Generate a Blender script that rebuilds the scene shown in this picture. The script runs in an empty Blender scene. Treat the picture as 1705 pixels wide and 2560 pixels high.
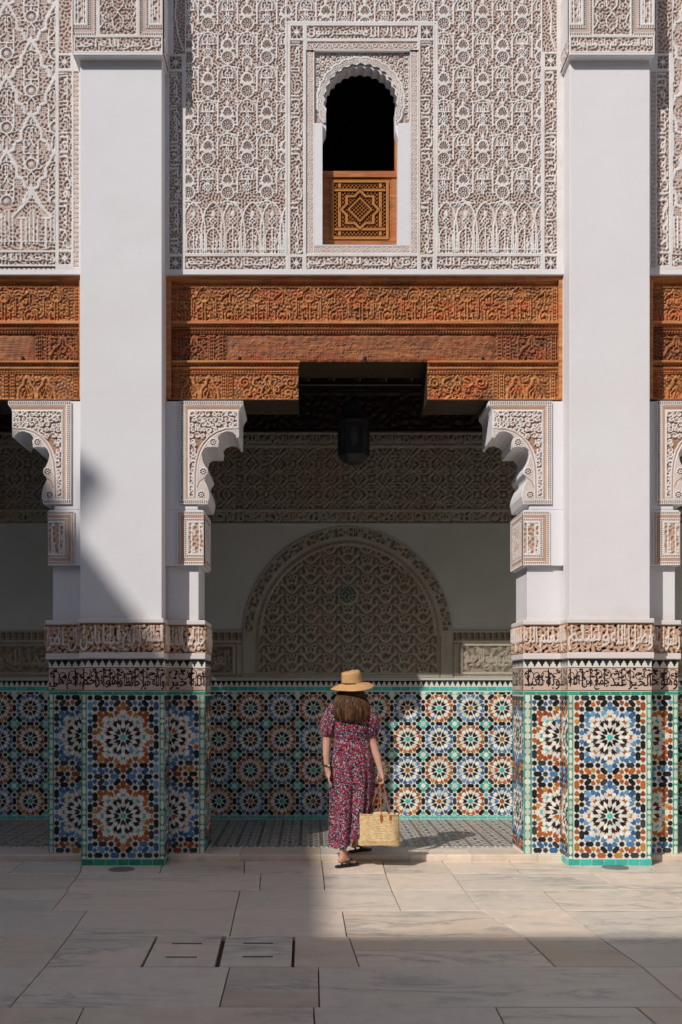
import bpy, math, random
import numpy as np
from mathutils import Vector, Matrix
random.seed(7)
SC = bpy.context.scene
COL = SC.collection
R = math.radians

# ------------------------------------------------------------------ camera, sky, sun, exposure
F, H0, CXP, CYP = 2463.0, 1.55, 777.0, 1715.0          # focal length in photo pixels, eye height, principal point
cam = bpy.data.cameras.new('camera')
cam.sensor_fit = 'VERTICAL'; cam.sensor_height = 24.0
cam.lens = F / 2560 * 24
cam.shift_x = (852.5 - CXP) / 2560
cam.shift_y = (CYP - 1280) / 2560
cam.clip_start = 0.05; cam.clip_end = 400
camo = bpy.data.objects.new('camera', cam); COL.objects.link(camo)
camo.location = (0, 0, H0); camo.rotation_euler = (R(90), 0, 0)
SC.camera = camo

SUN = Vector((0.80, 1.0, -1.07)).normalized()           # direction the light travels
elev = math.asin(-SUN.z)
world = bpy.data.worlds.new('World'); SC.world = world; world.use_nodes = True
nt = world.node_tree
bg = nt.nodes['Background']
sky = nt.nodes.new('ShaderNodeTexSky'); sky.sky_type = 'NISHITA'; sky.sun_disc = False
sky.sun_elevation = elev
sky.sun_rotation = math.atan2(-SUN.x, -SUN.y)
sky.air_density = 1.0; sky.dust_density = 1.5; sky.ozone_density = 1.0
nt.links.new(sky.outputs[0], bg.inputs[0]); bg.inputs[1].default_value = 0.115
sl = bpy.data.lights.new('sun', 'SUN'); sl.energy = 3.45; sl.angle = R(0.55); sl.color = (1.0, 0.945, 0.87)
so = bpy.data.objects.new('sun', sl); COL.objects.link(so)
so.rotation_euler = SUN.to_track_quat('-Z', 'Y').to_euler()
so.location = (-12, -14, 20)
vs = SC.view_settings
vs.view_transform = 'Standard'; vs.look = 'None'; vs.exposure = 0.04; vs.gamma = 1; vs.use_curve_mapping = False
SC.cycles.use_denoising = True
SC.cycles.max_bounces = 8; SC.cycles.diffuse_bounces = 5
SC.cycles.sample_clamp_indirect = 6

# ------------------------------------------------------------------ depths of the planes (metres from the camera)
YA, YC, YU, YW, YB, YR, YK, ZF = 8.50, 8.44, 8.72, 8.785, 8.76, 9.24, 11.05, 0.06
def PX(px, Y): return (px - CXP) * Y / F
def PZ(py, Y): return H0 - (py - CYP) * Y / F

# ------------------------------------------------------------------ materials
def mat(name, base=(.5, .5, .5), rough=.8, spec=.3, build=None):
    m = bpy.data.materials.new(name); m.use_nodes = True
    n = m.node_tree; b = n.nodes['Principled BSDF']
    b.inputs['Base Color'].default_value = (*base, 1); b.inputs['Roughness'].default_value = rough
    b.inputs['Specular IOR Level'].default_value = spec
    if build: build(n, b)
    return m
class NB:
    "small node helper"
    def __init__(s, n): s.n = n
    def add(s, t, **kw):
        x = s.n.nodes.new(t)
        for k, v in kw.items():
            if k.startswith('i_'):
                x.inputs[k[2:].replace('_', ' ')].default_value = v
            else: setattr(x, k, v)
        return x
    def link(s, a, b): s.n.links.new(a, b)
    def coord(s, scale=(1, 1, 1)):
        g = s.add('ShaderNodeNewGeometry'); mp = s.add('ShaderNodeMapping'); mp.inputs['Scale'].default_value = scale
        s.link(g.outputs['Position'], mp.inputs['Vector']); return mp.outputs[0]
    def noise(s, vec, scale, detail=4, rough=.55, dist=0):
        x = s.add('ShaderNodeTexNoise'); x.inputs['Scale'].default_value = scale; x.inputs['Detail'].default_value = detail
        x.inputs['Roughness'].default_value = rough; x.inputs['Distortion'].default_value = dist
        s.link(vec, x.inputs['Vector']); return x
    def ramp(s, fac, stops, interp='LINEAR'):
        x = s.add('ShaderNodeValToRGB'); r = x.color_ramp; r.interpolation = interp
        while len(r.elements) < len(stops): r.elements.new(.5)
        for e, (p, c) in zip(r.elements, stops):
            e.position = p; e.color = (*c, 1) if len(c) == 3 else c
        s.link(fac, x.inputs[0]); return x.outputs[0]
    def mix(s, fac, a, b, mode='MIX'):
        x = s.add('ShaderNodeMix', data_type='RGBA', blend_type=mode)
        if isinstance(fac, float): x.inputs[0].default_value = fac
        else: s.link(fac, x.inputs[0])
        for k, v in ((6, a), (7, b)):
            if isinstance(v, tuple): x.inputs[k].default_value = (*v, 1)
            else: s.link(v, x.inputs[k])
        return x.outputs[2]
    def bump(s, h, strength, dist, b):
        x = s.add('ShaderNodeBump'); x.inputs['Strength'].default_value = strength; x.inputs['Distance'].default_value = dist
        s.link(h, x.inputs['Height']); s.link(x.outputs[0], b.inputs['Normal']); return x

def m_plaster(name, c1, c2):
    def f(n, b):
        k = NB(n); co = k.coord()
        n1 = k.noise(co, 1.3, 5, .6); n2 = k.noise(co, 55, 4, .6)
        k.link(k.ramp(n1.outputs[0], [(.35, c2), (.62, c1)]), b.inputs['Base Color'])
        if name.startswith('limewashed'):
            sz = k.add('ShaderNodeSeparateXYZ'); k.link(k.n.nodes.new('ShaderNodeNewGeometry').outputs['Position'], sz.inputs[0])
            ad = k.add('ShaderNodeMath', operation='MULTIPLY_ADD'); k.link(k.noise(co, 4, 4, .6).outputs[0], ad.inputs[0]); ad.inputs[1].default_value = -.35; k.link(sz.outputs['Z'], ad.inputs[2])
            mr = k.add('ShaderNodeMapRange'); k.link(ad.outputs[0], mr.inputs[0]); mr.inputs[1].default_value = 1.93; mr.inputs[2].default_value = 2.06; mr.inputs[3].default_value = .45; mr.inputs[4].default_value = 0
            old = b.inputs['Base Color'].links[0].from_socket
            c2_ = k.mix(mr.outputs[0], old, (.66, .56, .50))
            str_ = k.noise(k.coord((14, 14, .9)), 1.1, 5, .7)
            c3_ = k.mix(k.ramp(str_.outputs[0], [(.60, (0, 0, 0)), (.78, (.14,) * 3)]), c2_, (.60, .57, .55))
            k.link(c3_, b.inputs['Base Color'])
        wv = k.noise(co, 5, 3, .5)
        bw_ = k.add('ShaderNodeBump'); bw_.inputs['Strength'].default_value = .3; bw_.inputs['Distance'].default_value = .012; k.link(wv.outputs[0], bw_.inputs['Height'])
        x = k.add('ShaderNodeBump'); x.inputs['Strength'].default_value = .3; x.inputs['Distance'].default_value = .004; k.link(n2.outputs[0], x.inputs['Height']); k.link(bw_.outputs[0], x.inputs['Normal']); k.link(x.outputs[0], b.inputs['Normal'])
    return mat(name, rough=.85, spec=.2, build=f)
def m_relief(name, stops, stain=None, stain_amt=.5, bump=.25):
    "carved surface: attribute 'h' is the carving level, ground paint and raised limewash differ"
    def f(n, b):
        k = NB(n); co = k.coord()
        at = k.add('ShaderNodeAttribute', attribute_name='h')
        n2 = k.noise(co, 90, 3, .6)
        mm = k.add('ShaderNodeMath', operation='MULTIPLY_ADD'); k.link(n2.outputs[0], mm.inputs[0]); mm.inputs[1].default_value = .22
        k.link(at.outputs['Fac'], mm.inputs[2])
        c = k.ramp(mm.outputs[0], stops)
        n1 = k.noise(co, 2.2, 6, .65)
        if stain:
            fac = k.ramp(n1.outputs[0], [(.47, (0, 0, 0)), (.68, (stain_amt,) * 3)])
            c = k.mix(fac, c, stain)
        v = k.ramp(k.noise(co, 7, 4, .6).outputs[0], [(.3, (.86,) * 3), (.7, (1.0,) * 3)])
        c = k.mix(1.0, c, v, 'MULTIPLY')
        k.link(c, b.inputs['Base Color'])
        k.bump(n2.outputs[0], bump, .004, b)
    return mat(name, rough=.88, spec=.15, build=f)
def m_wood(name, dark, mid, light, scale=1.0, axis=(.6, 6, 6), wear=.0, rough=.55):
    def f(n, b):
        k = NB(n); co = k.coord(tuple(a * scale for a in axis))
        w = k.noise(co, 5, 8, .65, .6)
        c = k.ramp(w.outputs[0], [(.28, dark), (.5, mid), (.72, light)])
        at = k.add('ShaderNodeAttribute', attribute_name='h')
        big = k.noise(k.coord(), 2.6, 7, .7)
        c = k.mix(k.ramp(big.outputs[0], [(.55, (0, 0, 0)), (.68, (.65,) * 3)]), c, (dark[0] * .6, dark[1] * .6, dark[2] * .6))
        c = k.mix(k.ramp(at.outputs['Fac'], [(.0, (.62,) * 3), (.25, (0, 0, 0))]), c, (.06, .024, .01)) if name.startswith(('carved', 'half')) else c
        red = k.noise(k.coord((1, 1, 3)), 3.1, 3, .6)
        c = k.mix(k.ramp(red.outputs[0], [(.5, (0, 0, 0)), (.62, (.5,) * 3)]), c, (mid[0] * 1.05, mid[1] * .55, mid[2] * .55))
        if wear:
            g = k.noise(k.coord((1.1, 3, 8)), 6, 8, .75)
            c = k.mix(k.ramp(g.outputs[0], [(.47, (0, 0, 0)), (.56, (wear,) * 3)]), c, (.045, .035, .028))
        k.link(c, b.inputs['Base Color'])
        k.bump(w.outputs[0], .35, .006, b)
    return mat(name, rough=rough, spec=.35, build=f)
def m_tile(name, rough=.16):
    def f(n, b):
        k = NB(n)
        at = k.add('ShaderNodeAttribute', attribute_name='col')
        co = k.coord(); w = k.noise(co, 45, 4, .6)
        v = k.ramp(w.outputs[0], [(.3, (.92,) * 3), (.7, (1.06,) * 3)])
        k.link(k.mix(1.0, at.outputs['Color'], v, 'MULTIPLY'), b.inputs['Base Color'])
        k.link(k.ramp(w.outputs[0], [(.35, (rough,) * 3), (.75, (rough + .25,) * 3)]), b.inputs['Roughness'])
        k.bump(k.noise(co, 25, 2, .5).outputs[0], .12, .003, b)
    return mat(name, rough=rough, spec=.28, build=f)
def m_marble(tan=False):
    def f(n, b):
        k = NB(n); oi = k.add('ShaderNodeObjectInfo'); g = k.add('ShaderNodeNewGeometry')
        sc = k.add('ShaderNodeVectorMath', operation='SCALE'); sc.inputs[0].default_value = (37, 91, 53)
        k.link(oi.outputs['Random'], sc.inputs['Scale'])
        ad = k.add('ShaderNodeVectorMath', operation='ADD'); k.link(g.outputs['Position'], ad.inputs[0]); k.link(sc.outputs[0], ad.inputs[1])
        rot = k.add('ShaderNodeMapping'); rot.inputs['Scale'].default_value = (.9, 3.2, 1); k.link(ad.outputs[0], rot.inputs['Vector'])
        rot.inputs['Rotation'].default_value = (0, 0, .25)
        w = k.noise(rot.outputs[0], 1.15, 8, .62, 1.1)
        veins = k.ramp(w.outputs[0], [(.44, (0, 0, 0)), (.50, (.75,) * 3), (.515, (.25,) * 3), (.60, (0, 0, 0))])
        soft = k.noise(rot.outputs[0], .8, 4, .5, .5)
        tone = k.ramp(oi.outputs['Random'], [(0, (.84, .67, .53)), (.2, (.78, .655, .545)), (.4, (.66, .59, .51)), (.6, (.86, .70, .565)), (.8, (.70, .585, .48)), (1, (.74, .56, .41))])
        if tan: tone = k.mix(.75, tone, (.56, .43, .30))
        t2 = k.mix(k.ramp(soft.outputs[0], [(.38, (0, 0, 0)), (.7, (.8,) * 3)]), tone, (.73, .635, .54))
        soft2 = k.noise(rot.outputs[0], .55, 3, .5, .4)
        gate = k.ramp(soft2.outputs[0], [(.49, (0, 0, 0)), (.62, (.9,) * 3)])
        vm = k.mix(1.0, veins, gate, 'MULTIPLY')
        c = k.mix(vm, t2, (.25, .265, .26))
        fine = k.noise(g.outputs['Position'], 9, 6, .7)
        c = k.mix(1.0, c, k.ramp(fine.outputs[0], [(.3, (.84,) * 3), (.7, (1.04,) * 3)]), 'MULTIPLY')
        k.link(c, b.inputs['Base Color'])
        k.link(k.ramp(fine.outputs[0], [(.3, (.30,) * 3), (.7, (.52,) * 3)]), b.inputs['Roughness'])
        k.bump(fine.outputs[0], .12, .003, b)
    return mat('tan_marble' if tan else 'marble', rough=.5, spec=.35, build=f)

M = {}
M['plaster'] = m_plaster('limewashed_plaster', (.76, .75, .785), (.735, .72, .75))
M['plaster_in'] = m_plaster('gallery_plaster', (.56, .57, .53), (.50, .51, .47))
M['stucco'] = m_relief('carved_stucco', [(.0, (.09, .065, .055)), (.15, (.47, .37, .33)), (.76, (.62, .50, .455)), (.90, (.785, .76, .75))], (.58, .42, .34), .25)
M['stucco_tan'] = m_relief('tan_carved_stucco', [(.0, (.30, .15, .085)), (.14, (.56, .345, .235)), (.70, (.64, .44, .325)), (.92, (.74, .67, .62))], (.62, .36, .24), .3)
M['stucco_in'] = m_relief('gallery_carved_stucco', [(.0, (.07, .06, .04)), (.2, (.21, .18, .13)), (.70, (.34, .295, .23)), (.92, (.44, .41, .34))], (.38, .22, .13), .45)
M['kufic'] = m_relief('tan_and_white_stucco', [(.0, (.08, .05, .045)), (.14, (.42, .26, .18)), (.68, (.56, .36, .26)), (.90, (.78, .745, .735))])
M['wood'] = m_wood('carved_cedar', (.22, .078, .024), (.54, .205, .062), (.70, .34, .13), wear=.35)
M['board'] = m_wood('plain_cedar_board', (.26, .09, .028), (.58, .235, .075), (.72, .37, .155), wear=.2)
M['wood_worn'] = m_wood('weathered_cedar', (.06, .03, .018), (.27, .085, .035), (.36, .13, .055), wear=.85, rough=.7)
M['wood_new'] = m_wood('honey_cedar', (.22, .075, .02), (.44, .16, .04), (.55, .235, .075), wear=.15)
M['soffit'] = m_wood('shaded_old_cedar', (.02, .014, .009), (.055, .036, .022), (.085, .055, .03))  # cedar darkened in its colour for the shaded undersides of the lintels
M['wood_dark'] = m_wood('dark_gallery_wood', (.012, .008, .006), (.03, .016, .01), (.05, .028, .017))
M['pale_paint'] = mat('pale_painted_trim', (.20, .22, .23), .6)
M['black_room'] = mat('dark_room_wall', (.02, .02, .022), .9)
M['tile'] = m_tile('zellige_glaze')
M['marble'] = m_marble()
M['marble_tan'] = m_marble(True)
M['cover'] = mat('worn_cover_metal', (.17, .17, .16), .55, .4)
M['grout'] = mat('grey_mortar', (.11, .08, .06), .95, .1)
M['grout_pale'] = mat('pale_tile_bed', (.74, .71, .64), .6, .3)
M['iron'] = mat('dark_iron', (.03, .03, .032), .5, .4)
M['lantern_glass'] = mat('dusty_lantern_glass', (.045, .055, .06), .3, .5)

# ------------------------------------------------------------------ objects and meshes
WL = {}
def wl(o): return WL.get(o.name, Vector((0, 0, 0)))
def props(o, label=None, cat=None, group=None, kind=None):
    if label: o['label'] = label
    if cat: o['category'] = cat
    if group: o['group'] = group
    if kind: o['kind'] = kind
    return o
def thing(name, loc, label=None, cat=None, group=None, kind=None):
    o = bpy.data.objects.new(name, None); o.empty_display_size = .2
    COL.objects.link(o); o.location = loc; WL[o.name] = Vector(loc)
    return props(o, label, cat, group, kind)
def add(name, me, material, parent=None, at=(0, 0, 0)):
    o = bpy.data.objects.new(name, me); COL.objects.link(o)
    if material is not None and not me.materials:
        for m_ in (material if isinstance(material, (list, tuple)) else [material]): me.materials.append(m_)
    at = Vector(at)
    if parent is not None: o.parent = parent; o.location = at - wl(parent)
    else: o.location = at
    WL[o.name] = at
    return o
def mesh(name, V, Fc, material, parent=None, smooth=False, attr=None, cols=None, uvs=None):
    "V world coordinates; the object origin goes to the bottom centre of the mesh"
    V = np.asarray(V, dtype=np.float64).reshape(-1, 3)
    lo, hi = V.min(0), V.max(0)
    org = np.array([(lo[0] + hi[0]) / 2, (lo[1] + hi[1]) / 2, lo[2]])
    me = bpy.data.meshes.new(name)
    L = V - org
    if isinstance(Fc, np.ndarray):
        n = len(Fc); w = Fc.shape[1]
        me.vertices.add(len(L)); me.vertices.foreach_set('co', L.ravel())
        me.loops.add(n * w); me.loops.foreach_set('vertex_index', Fc.ravel().astype(np.int32))
        me.polygons.add(n); me.polygons.foreach_set('loop_start', np.arange(0, n * w, w, dtype=np.int32))
        me.update(calc_edges=True)
    else:
        me.from_pydata(L.tolist(), [], Fc)
    if smooth: me.polygons.foreach_set('use_smooth', [True] * len(me.polygons))
    if attr is not None:
        a = me.attributes.new('h', 'FLOAT', 'POINT'); a.data.foreach_set('value', np.asarray(attr, dtype=np.float32).ravel())
    if cols is not None:
        a = me.attributes.new('col', 'FLOAT_COLOR', 'POINT'); a.data.foreach_set('color', np.asarray(cols, dtype=np.float32).ravel())
    return add(name, me, material, parent, org)

BOXF = [(0, 1, 3, 2), (4, 6, 7, 5), (0, 4, 5, 1), (2, 3, 7, 6), (0, 2, 6, 4), (1, 5, 7, 3)]
class MB:
    "collects boxes and prisms into one mesh"
    def __init__(s): s.V = []; s.F = []
    def box(s, x0, x1, y0, y1, z0, z1):
        n = len(s.V)
        for x in (x0, x1):
            for y in (y0, y1):
                for z in (z0, z1): s.V.append((x, y, z))
        s.F += [tuple(n + i for i in f) for f in BOXF]; return s
    def prism(s, ptsXZ, y0, y1):
        "outline in the XZ plane extruded from y0 (front) to y1"
        n = len(s.V); k = len(ptsXZ)
        area = sum(ptsXZ[i][0] * ptsXZ[(i + 1) % k][1] - ptsXZ[(i + 1) % k][0] * ptsXZ[i][1] for i in range(k))
        if area < 0: ptsXZ = ptsXZ[::-1]
        s.V += [(x, y0, z) for x, z in ptsXZ] + [(x, y1, z) for x, z in ptsXZ]
        s.F.append(tuple(range(n, n + k))); s.F.append(tuple(range(n + 2 * k - 1, n + k - 1, -1)))
        for i in range(k):
            j = (i + 1) % k; s.F.append((n + j, n + i, n + k + i, n + k + j))
        return s
    def lathe(s, prof, cx, cy, seg=24, ang0=0):
        n = len(s.V)
        for r, z in prof:
            for i in range(seg):
                a = ang0 + 2 * math.pi * i / seg; s.V.append((cx + r * math.cos(a), cy + r * math.sin(a), z))
        for p in range(len(prof) - 1):
            for i in range(seg):
                j = (i + 1) % seg
                s.F.append((n + p * seg + i, n + p * seg + j, n + (p + 1) * seg + j, n + (p + 1) * seg + i))
        return s
    def tube(s, pts, rad, seg=8):
        pts = [Vector(p) for p in pts]; n = len(s.V)
        rads = rad if isinstance(rad, (list, tuple)) else [rad] * len(pts)
        for i, p in enumerate(pts):
            d = (pts[min(i + 1, len(pts) - 1)] - pts[max(i - 1, 0)]).normalized()
            a = d.orthogonal().normalized() if i == 0 else (a - d * a.dot(d)).normalized()
            b = d.cross(a)
            for k in range(seg):
                t = 2 * math.pi * k / seg; s.V.append(tuple(p + (a * math.cos(t) + b * math.sin(t)) * rads[i]))
        for i in range(len(pts) - 1):
            for k in range(seg):
                j = (k + 1) % seg
                s.F.append((n + i * seg + k, n + i * seg + j, n + (i + 1) * seg + j, n + (i + 1) * seg + k))
        s.F.append(tuple(n + k for k in range(seg))[::-1]); s.F.append(tuple(n + (len(pts) - 1) * seg + k for k in range(seg)))
        return s
    def out(s, name, material, parent=None, smooth=False): return mesh(name, s.V, s.F, material, parent, smooth)

class Fr:
    "a picture plane: u to the right, v up, n towards the viewer; px coordinates map with scale s"
    def __init__(s, kind, x0, y0, sc, org):
        s.k, s.x0, s.y0, s.s, s.o = kind, x0, y0, sc, np.array(org, float)
        s.u, s.v, s.n = {'F': ((1, 0, 0), (0, 0, 1), (0, -1, 0)), 'R': ((0, 1, 0), (0, 0, 1), (1, 0, 0)),
                         'L': ((0, -1, 0), (0, 0, 1), (-1, 0, 0)), 'G': ((1, 0, 0), (0, 1, 0), (0, 0, 1))}[kind]
        s.u, s.v, s.n = np.array(s.u, float), np.array(s.v, float), np.array(s.n, float)
    def w(s, px, py, n=0.0):
        "px, py may be arrays"
        px = np.asarray(px, float); py = np.asarray(py, float); n = np.asarray(n, float)
        return s.o + ((px - s.x0) * s.s)[..., None] * s.u + ((s.y0 - py) * s.s)[..., None] * s.v + n[..., None] * s.n
def front(Y): return Fr('F', CXP, CYP, Y / F, (0, Y, H0))
def sideR(X, Ynear, sc): return Fr('R', 0, CYP, sc, (X, Ynear, H0))      # px x counts from the near edge inwards
def sideL(X, Yfar, sc): return Fr('L', 0, CYP, sc, (X, Yfar, H0))        # px x counts from the far edge outwards

# ------------------------------------------------------------------ relief carving
def _ring(n, lam, seed):
    rs = np.random.RandomState(seed); w = rs.randn(n, n)
    k = np.fft.fftfreq(n); kx, ky = np.meshgrid(k, k); kr = np.hypot(kx, ky)
    f = np.exp(-((kr - 1 / lam) / (.22 / lam)) ** 2)
    z = np.real(np.fft.ifft2(np.fft.fft2(w) * f)); return z / z.std()
LAB = {7: _ring(512, 7.0, 1), 10: _ring(512, 10.0, 2), 5: _ring(512, 5.0, 4)}
class Ras:
    def __init__(s, x0, y0, x1, y1, res=1.45):
        s.nx = max(2, int(round((x1 - x0) / res)) + 1); s.ny = max(2, int(round((y1 - y0) / res)) + 1)
        s.x0, s.y0, s.x1, s.y1 = x0, y0, x1, y1
        s.dx = (x1 - x0) / (s.nx - 1); s.dy = (y1 - y0) / (s.ny - 1)
        s.X = np.linspace(x0, x1, s.nx); s.Y = np.linspace(y0, y1, s.ny); s.H = np.zeros((s.ny, s.nx)); s.mask = None
    def win(s, xa, ya, xb, yb):
        i0 = max(0, int((xa - s.x0) / s.dx)); i1 = min(s.nx, int((xb - s.x0) / s.dx) + 2)
        j0 = max(0, int((ya - s.y0) / s.dy)); j1 = min(s.ny, int((yb - s.y0) / s.dy) + 2)
        return (i0, i1, j0, j1) if i1 > i0 and j1 > j0 else None
    def _put(s, w, d, h, over=False):
        i0, i1, j0, j1 = w
        a = np.clip(.5 - d / (1.15 * s.dx), 0, 1)
        sub = s.H[j0:j1, i0:i1]
        if over: sub[:] = sub * (1 - a) + h * a
        else: np.maximum(sub, np.where(a > 0, h * a + sub * (1 - a), sub) if h >= 0 else sub, out=sub)
    def seg(s, ax, ay, bx, by, wd, h=1.0, over=False):
        m = wd + 1.5; w = s.win(min(ax, bx) - m, min(ay, by) - m, max(ax, bx) + m, max(ay, by) + m)
        if not w: return
        X = s.X[w[0]:w[1]][None, :]; Y = s.Y[w[2]:w[3]][:, None]
        dx, dy = bx - ax, by - ay; L = dx * dx + dy * dy or 1e-9
        t = np.clip(((X - ax) * dx + (Y - ay) * dy) / L, 0, 1)
        s._put(w, np.hypot(X - ax - t * dx, Y - ay - t * dy) - wd / 2, h, over)
    def poly(s, pts, wd, h=1.0, closed=False, over=False):
        P = list(pts) + ([pts[0]] if closed else [])
        for a, b in zip(P[:-1], P[1:]): s.seg(a[0], a[1], b[0], b[1], wd, h, over)
    def arc(s, cx, cy, rx, ry, a0, a1, wd, h=1.0, n=12, over=False):
        s.poly([(cx + rx * math.cos(R(a0 + (a1 - a0) * i / n)), cy - ry * math.sin(R(a0 + (a1 - a0) * i / n))) for i in range(n + 1)], wd, h, over=over)
    def disc(s, cx, cy, rx, ry=None, h=1.0, over=False):
        ry = ry or rx; w = s.win(cx - rx - 2, cy - ry - 2, cx + rx + 2, cy + ry + 2)
        if not w: return
        X = s.X[w[0]:w[1]][None, :]; Y = s.Y[w[2]:w[3]][:, None]
        s._put(w, (np.sqrt(((X - cx) / rx) ** 2 + ((Y - cy) / ry) ** 2) - 1) * min(rx, ry), h, over)
    def ring(s, cx, cy, r, wd, h=1.0, over=False):
        w = s.win(cx - r - wd, cy - r - wd, cx + r + wd, cy + r + wd)
        if not w: return
        X = s.X[w[0]:w[1]][None, :]; Y = s.Y[w[2]:w[3]][:, None]
        s._put(w, np.abs(np.hypot(X - cx, Y - cy) - r) - wd / 2, h, over)
    def rect(s, xa, ya, xb, yb, h=1.0, over=True):
        w = s.win(xa, ya, xb, yb)
        if not w: return
        X = s.X[w[0]:w[1]][None, :]; Y = s.Y[w[2]:w[3]][:, None]
        d = np.maximum(np.abs(X - (xa + xb) / 2) - (xb - xa) / 2, np.abs(Y - (ya + yb) / 2) - (yb - ya) / 2)
        s._put(w, d, h, over)
    def lab(s, lam=7, h=.62, th=-.25, ax=1.0, ay=1.0, box=None, seed=0):
        "leafy filling: bands of organic carving"
        N = LAB[lam]; w = s.win(*box) if box else (0, s.nx, 0, s.ny)
        if not w: return
        ox, oy = (seed * 97 + int(abs(s.x0)) * 3) % 512, (seed * 57 + int(abs(s.y0)) * 7) % 512
        I = ((np.arange(w[0], w[1]) * ax).astype(int) + ox) % 512; J = ((np.arange(w[2], w[3]) * ay).astype(int) + oy) % 512
        z = N[np.ix_(J, I)]; a = np.clip((z - th) * 1.6 + .5, 0, 1) * h
        sub = s.H[w[2]:w[3], w[0]:w[1]]; np.maximum(sub, a, out=sub)
    def spiral(s, cx, cy, r, a0=0, turns=1.2, sg=1, wd=2.2, h=.8):
        n = 16; s.poly([(cx + r * (1 - .75 * i / n) * math.cos(R(a0) + sg * turns * 6.283 * i / n), cy + r * (1 - .75 * i / n) * math.sin(R(a0) + sg * turns * 6.283 * i / n)) for i in range(n + 1)], wd, h)
    def tris(s, T, h=1.0):
        "fill triangles (n,3,2) given in px"
        for t in T:
            (ax, ay), (bx, by), (cx, cy) = t
            w = s.win(min(ax, bx, cx), min(ay, by, cy), max(ax, bx, cx), max(ay, by, cy))
            if not w: continue
            X = s.X[w[0]:w[1]][None, :]; Y = s.Y[w[2]:w[3]][:, None]
            e = s.dx * .5
            def side(x0, y0, x1, y1):
                L = math.hypot(x1 - x0, y1 - y0) or 1e-9
                return ((X - x0) * (y1 - y0) - (Y - y0) * (x1 - x0)) / L
            d1, d2, d3 = side(ax, ay, bx, by), side(bx, by, cx, cy), side(cx, cy, ax, ay)
            ins = ((d1 >= -e) & (d2 >= -e) & (d3 >= -e)) | ((d1 <= e) & (d2 <= e) & (d3 <= e))
            sub = s.H[w[2]:w[3], w[0]:w[1]]; sub[ins] = h
    def text(s, st, xa, xb, ytop, ybot, h=1.0, vert=False):
        "Arabic words fitted into a box; vert: running up the band"
        T = text_tris(st); lo = T.reshape(-1, 2).min(0); hi = T.reshape(-1, 2).max(0)
        q = (T - lo) / (hi - lo)
        if not vert: P = np.stack([xa + q[..., 0] * (xb - xa), ybot - q[..., 1] * (ybot - ytop)], -1)
        else: P = np.stack([xa + (1 - q[..., 1]) * (xb - xa), ybot - q[..., 0] * (ybot - ytop)], -1)
        s.tris(P, h)
    def build(s, name, fr, depth, material, parent, off=0.0, smooth=True):
        XX, YY = np.meshgrid(s.X, s.Y)
        V = fr.w(XX, YY, off + s.H * depth).reshape(-1, 3)
        idx = np.arange(s.nx * s.ny).reshape(s.ny, s.nx)
        Q = np.stack([idx[1:, :-1], idx[1:, 1:], idx[:-1, 1:], idx[:-1, :-1]], -1)
        att = s.H.ravel()
        if s.mask is not None:
            mk = s.mask; q = mk[1:, :-1] & mk[1:, 1:] & mk[:-1, 1:] & mk[:-1, :-1]; Q = Q[q]
            used = np.unique(Q); remap = np.zeros(len(V), int); remap[used] = np.arange(len(used)); V = V[used]; att = att[used]; Q = remap[Q]
        Q = Q.reshape(-1, 4)
        if len(Q) == 0: return None
        return mesh(name, V, Q, material, parent, smooth, attr=att)
    def inside(s, poly):
        X, Y = np.meshgrid(s.X, s.Y); ins = np.zeros(X.shape, bool); n = len(poly)
        for i in range(n):
            x0, y0 = poly[i]; x1, y1 = poly[(i + 1) % n]
            c = (y0 > Y) != (y1 > Y)
            xi = (x1 - x0) * (Y - y0) / ((y1 - y0) or 1e-9) + x0
            ins ^= c & (X < xi)
        return ins

FORMS = {'ا': 'FE8D FE8E', 'أ': 'FE83 FE84', 'ب': 'FE8F FE90 FE91 FE92', 'ة': 'FE93 FE94', 'ت': 'FE95 FE96 FE97 FE98', 'ج': 'FE9D FE9E FE9F FEA0',
         'ح': 'FEA1 FEA2 FEA3 FEA4', 'خ': 'FEA5 FEA6 FEA7 FEA8', 'د': 'FEA9 FEAA', 'ذ': 'FEAB FEAC', 'ر': 'FEAD FEAE', 'ز': 'FEAF FEB0',
         'س': 'FEB1 FEB2 FEB3 FEB4', 'ش': 'FEB5 FEB6 FEB7 FEB8', 'ص': 'FEB9 FEBA FEBB FEBC', 'ط': 'FEC1 FEC2 FEC3 FEC4', 'ظ': 'FEC5 FEC6 FEC7 FEC8',
         'ع': 'FEC9 FECA FECB FECC', 'ف': 'FED1 FED2 FED3 FED4', 'ق': 'FED5 FED6 FED7 FED8', 'ك': 'FED9 FEDA FEDB FEDC', 'ل': 'FEDD FEDE FEDF FEE0',
         'م': 'FEE1 FEE2 FEE3 FEE4', 'ن': 'FEE5 FEE6 FEE7 FEE8', 'ه': 'FEE9 FEEA FEEB FEEC', 'و': 'FEED FEEE', 'ي': 'FEF1 FEF2 FEF3 FEF4', 'ئ': 'FE89 FE8A FE8B FE8C'}
def shape_ar(t):
    out = []
    for wd in t.split(' '):
        wd = wd.replace('لا', '\u0001'); g = []
        for i, c in enumerate(wd):
            prev = wd[i - 1] if i else ''
            pj = bool(prev) and prev != '\u0001' and len(FORMS[prev].split()) == 4
            if c == '\u0001': g.append(chr(0xFEFC if pj else 0xFEFB)); continue
            f = FORMS[c].split(); nj = i < len(wd) - 1 and len(f) == 4
            k = (3 if nj else 1) if pj else (2 if nj else 0)
            g.append(chr(int(f[k], 16)))
        out.append(''.join(g))
    return ' '.join(out)[::-1]
_TT = {}
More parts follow.
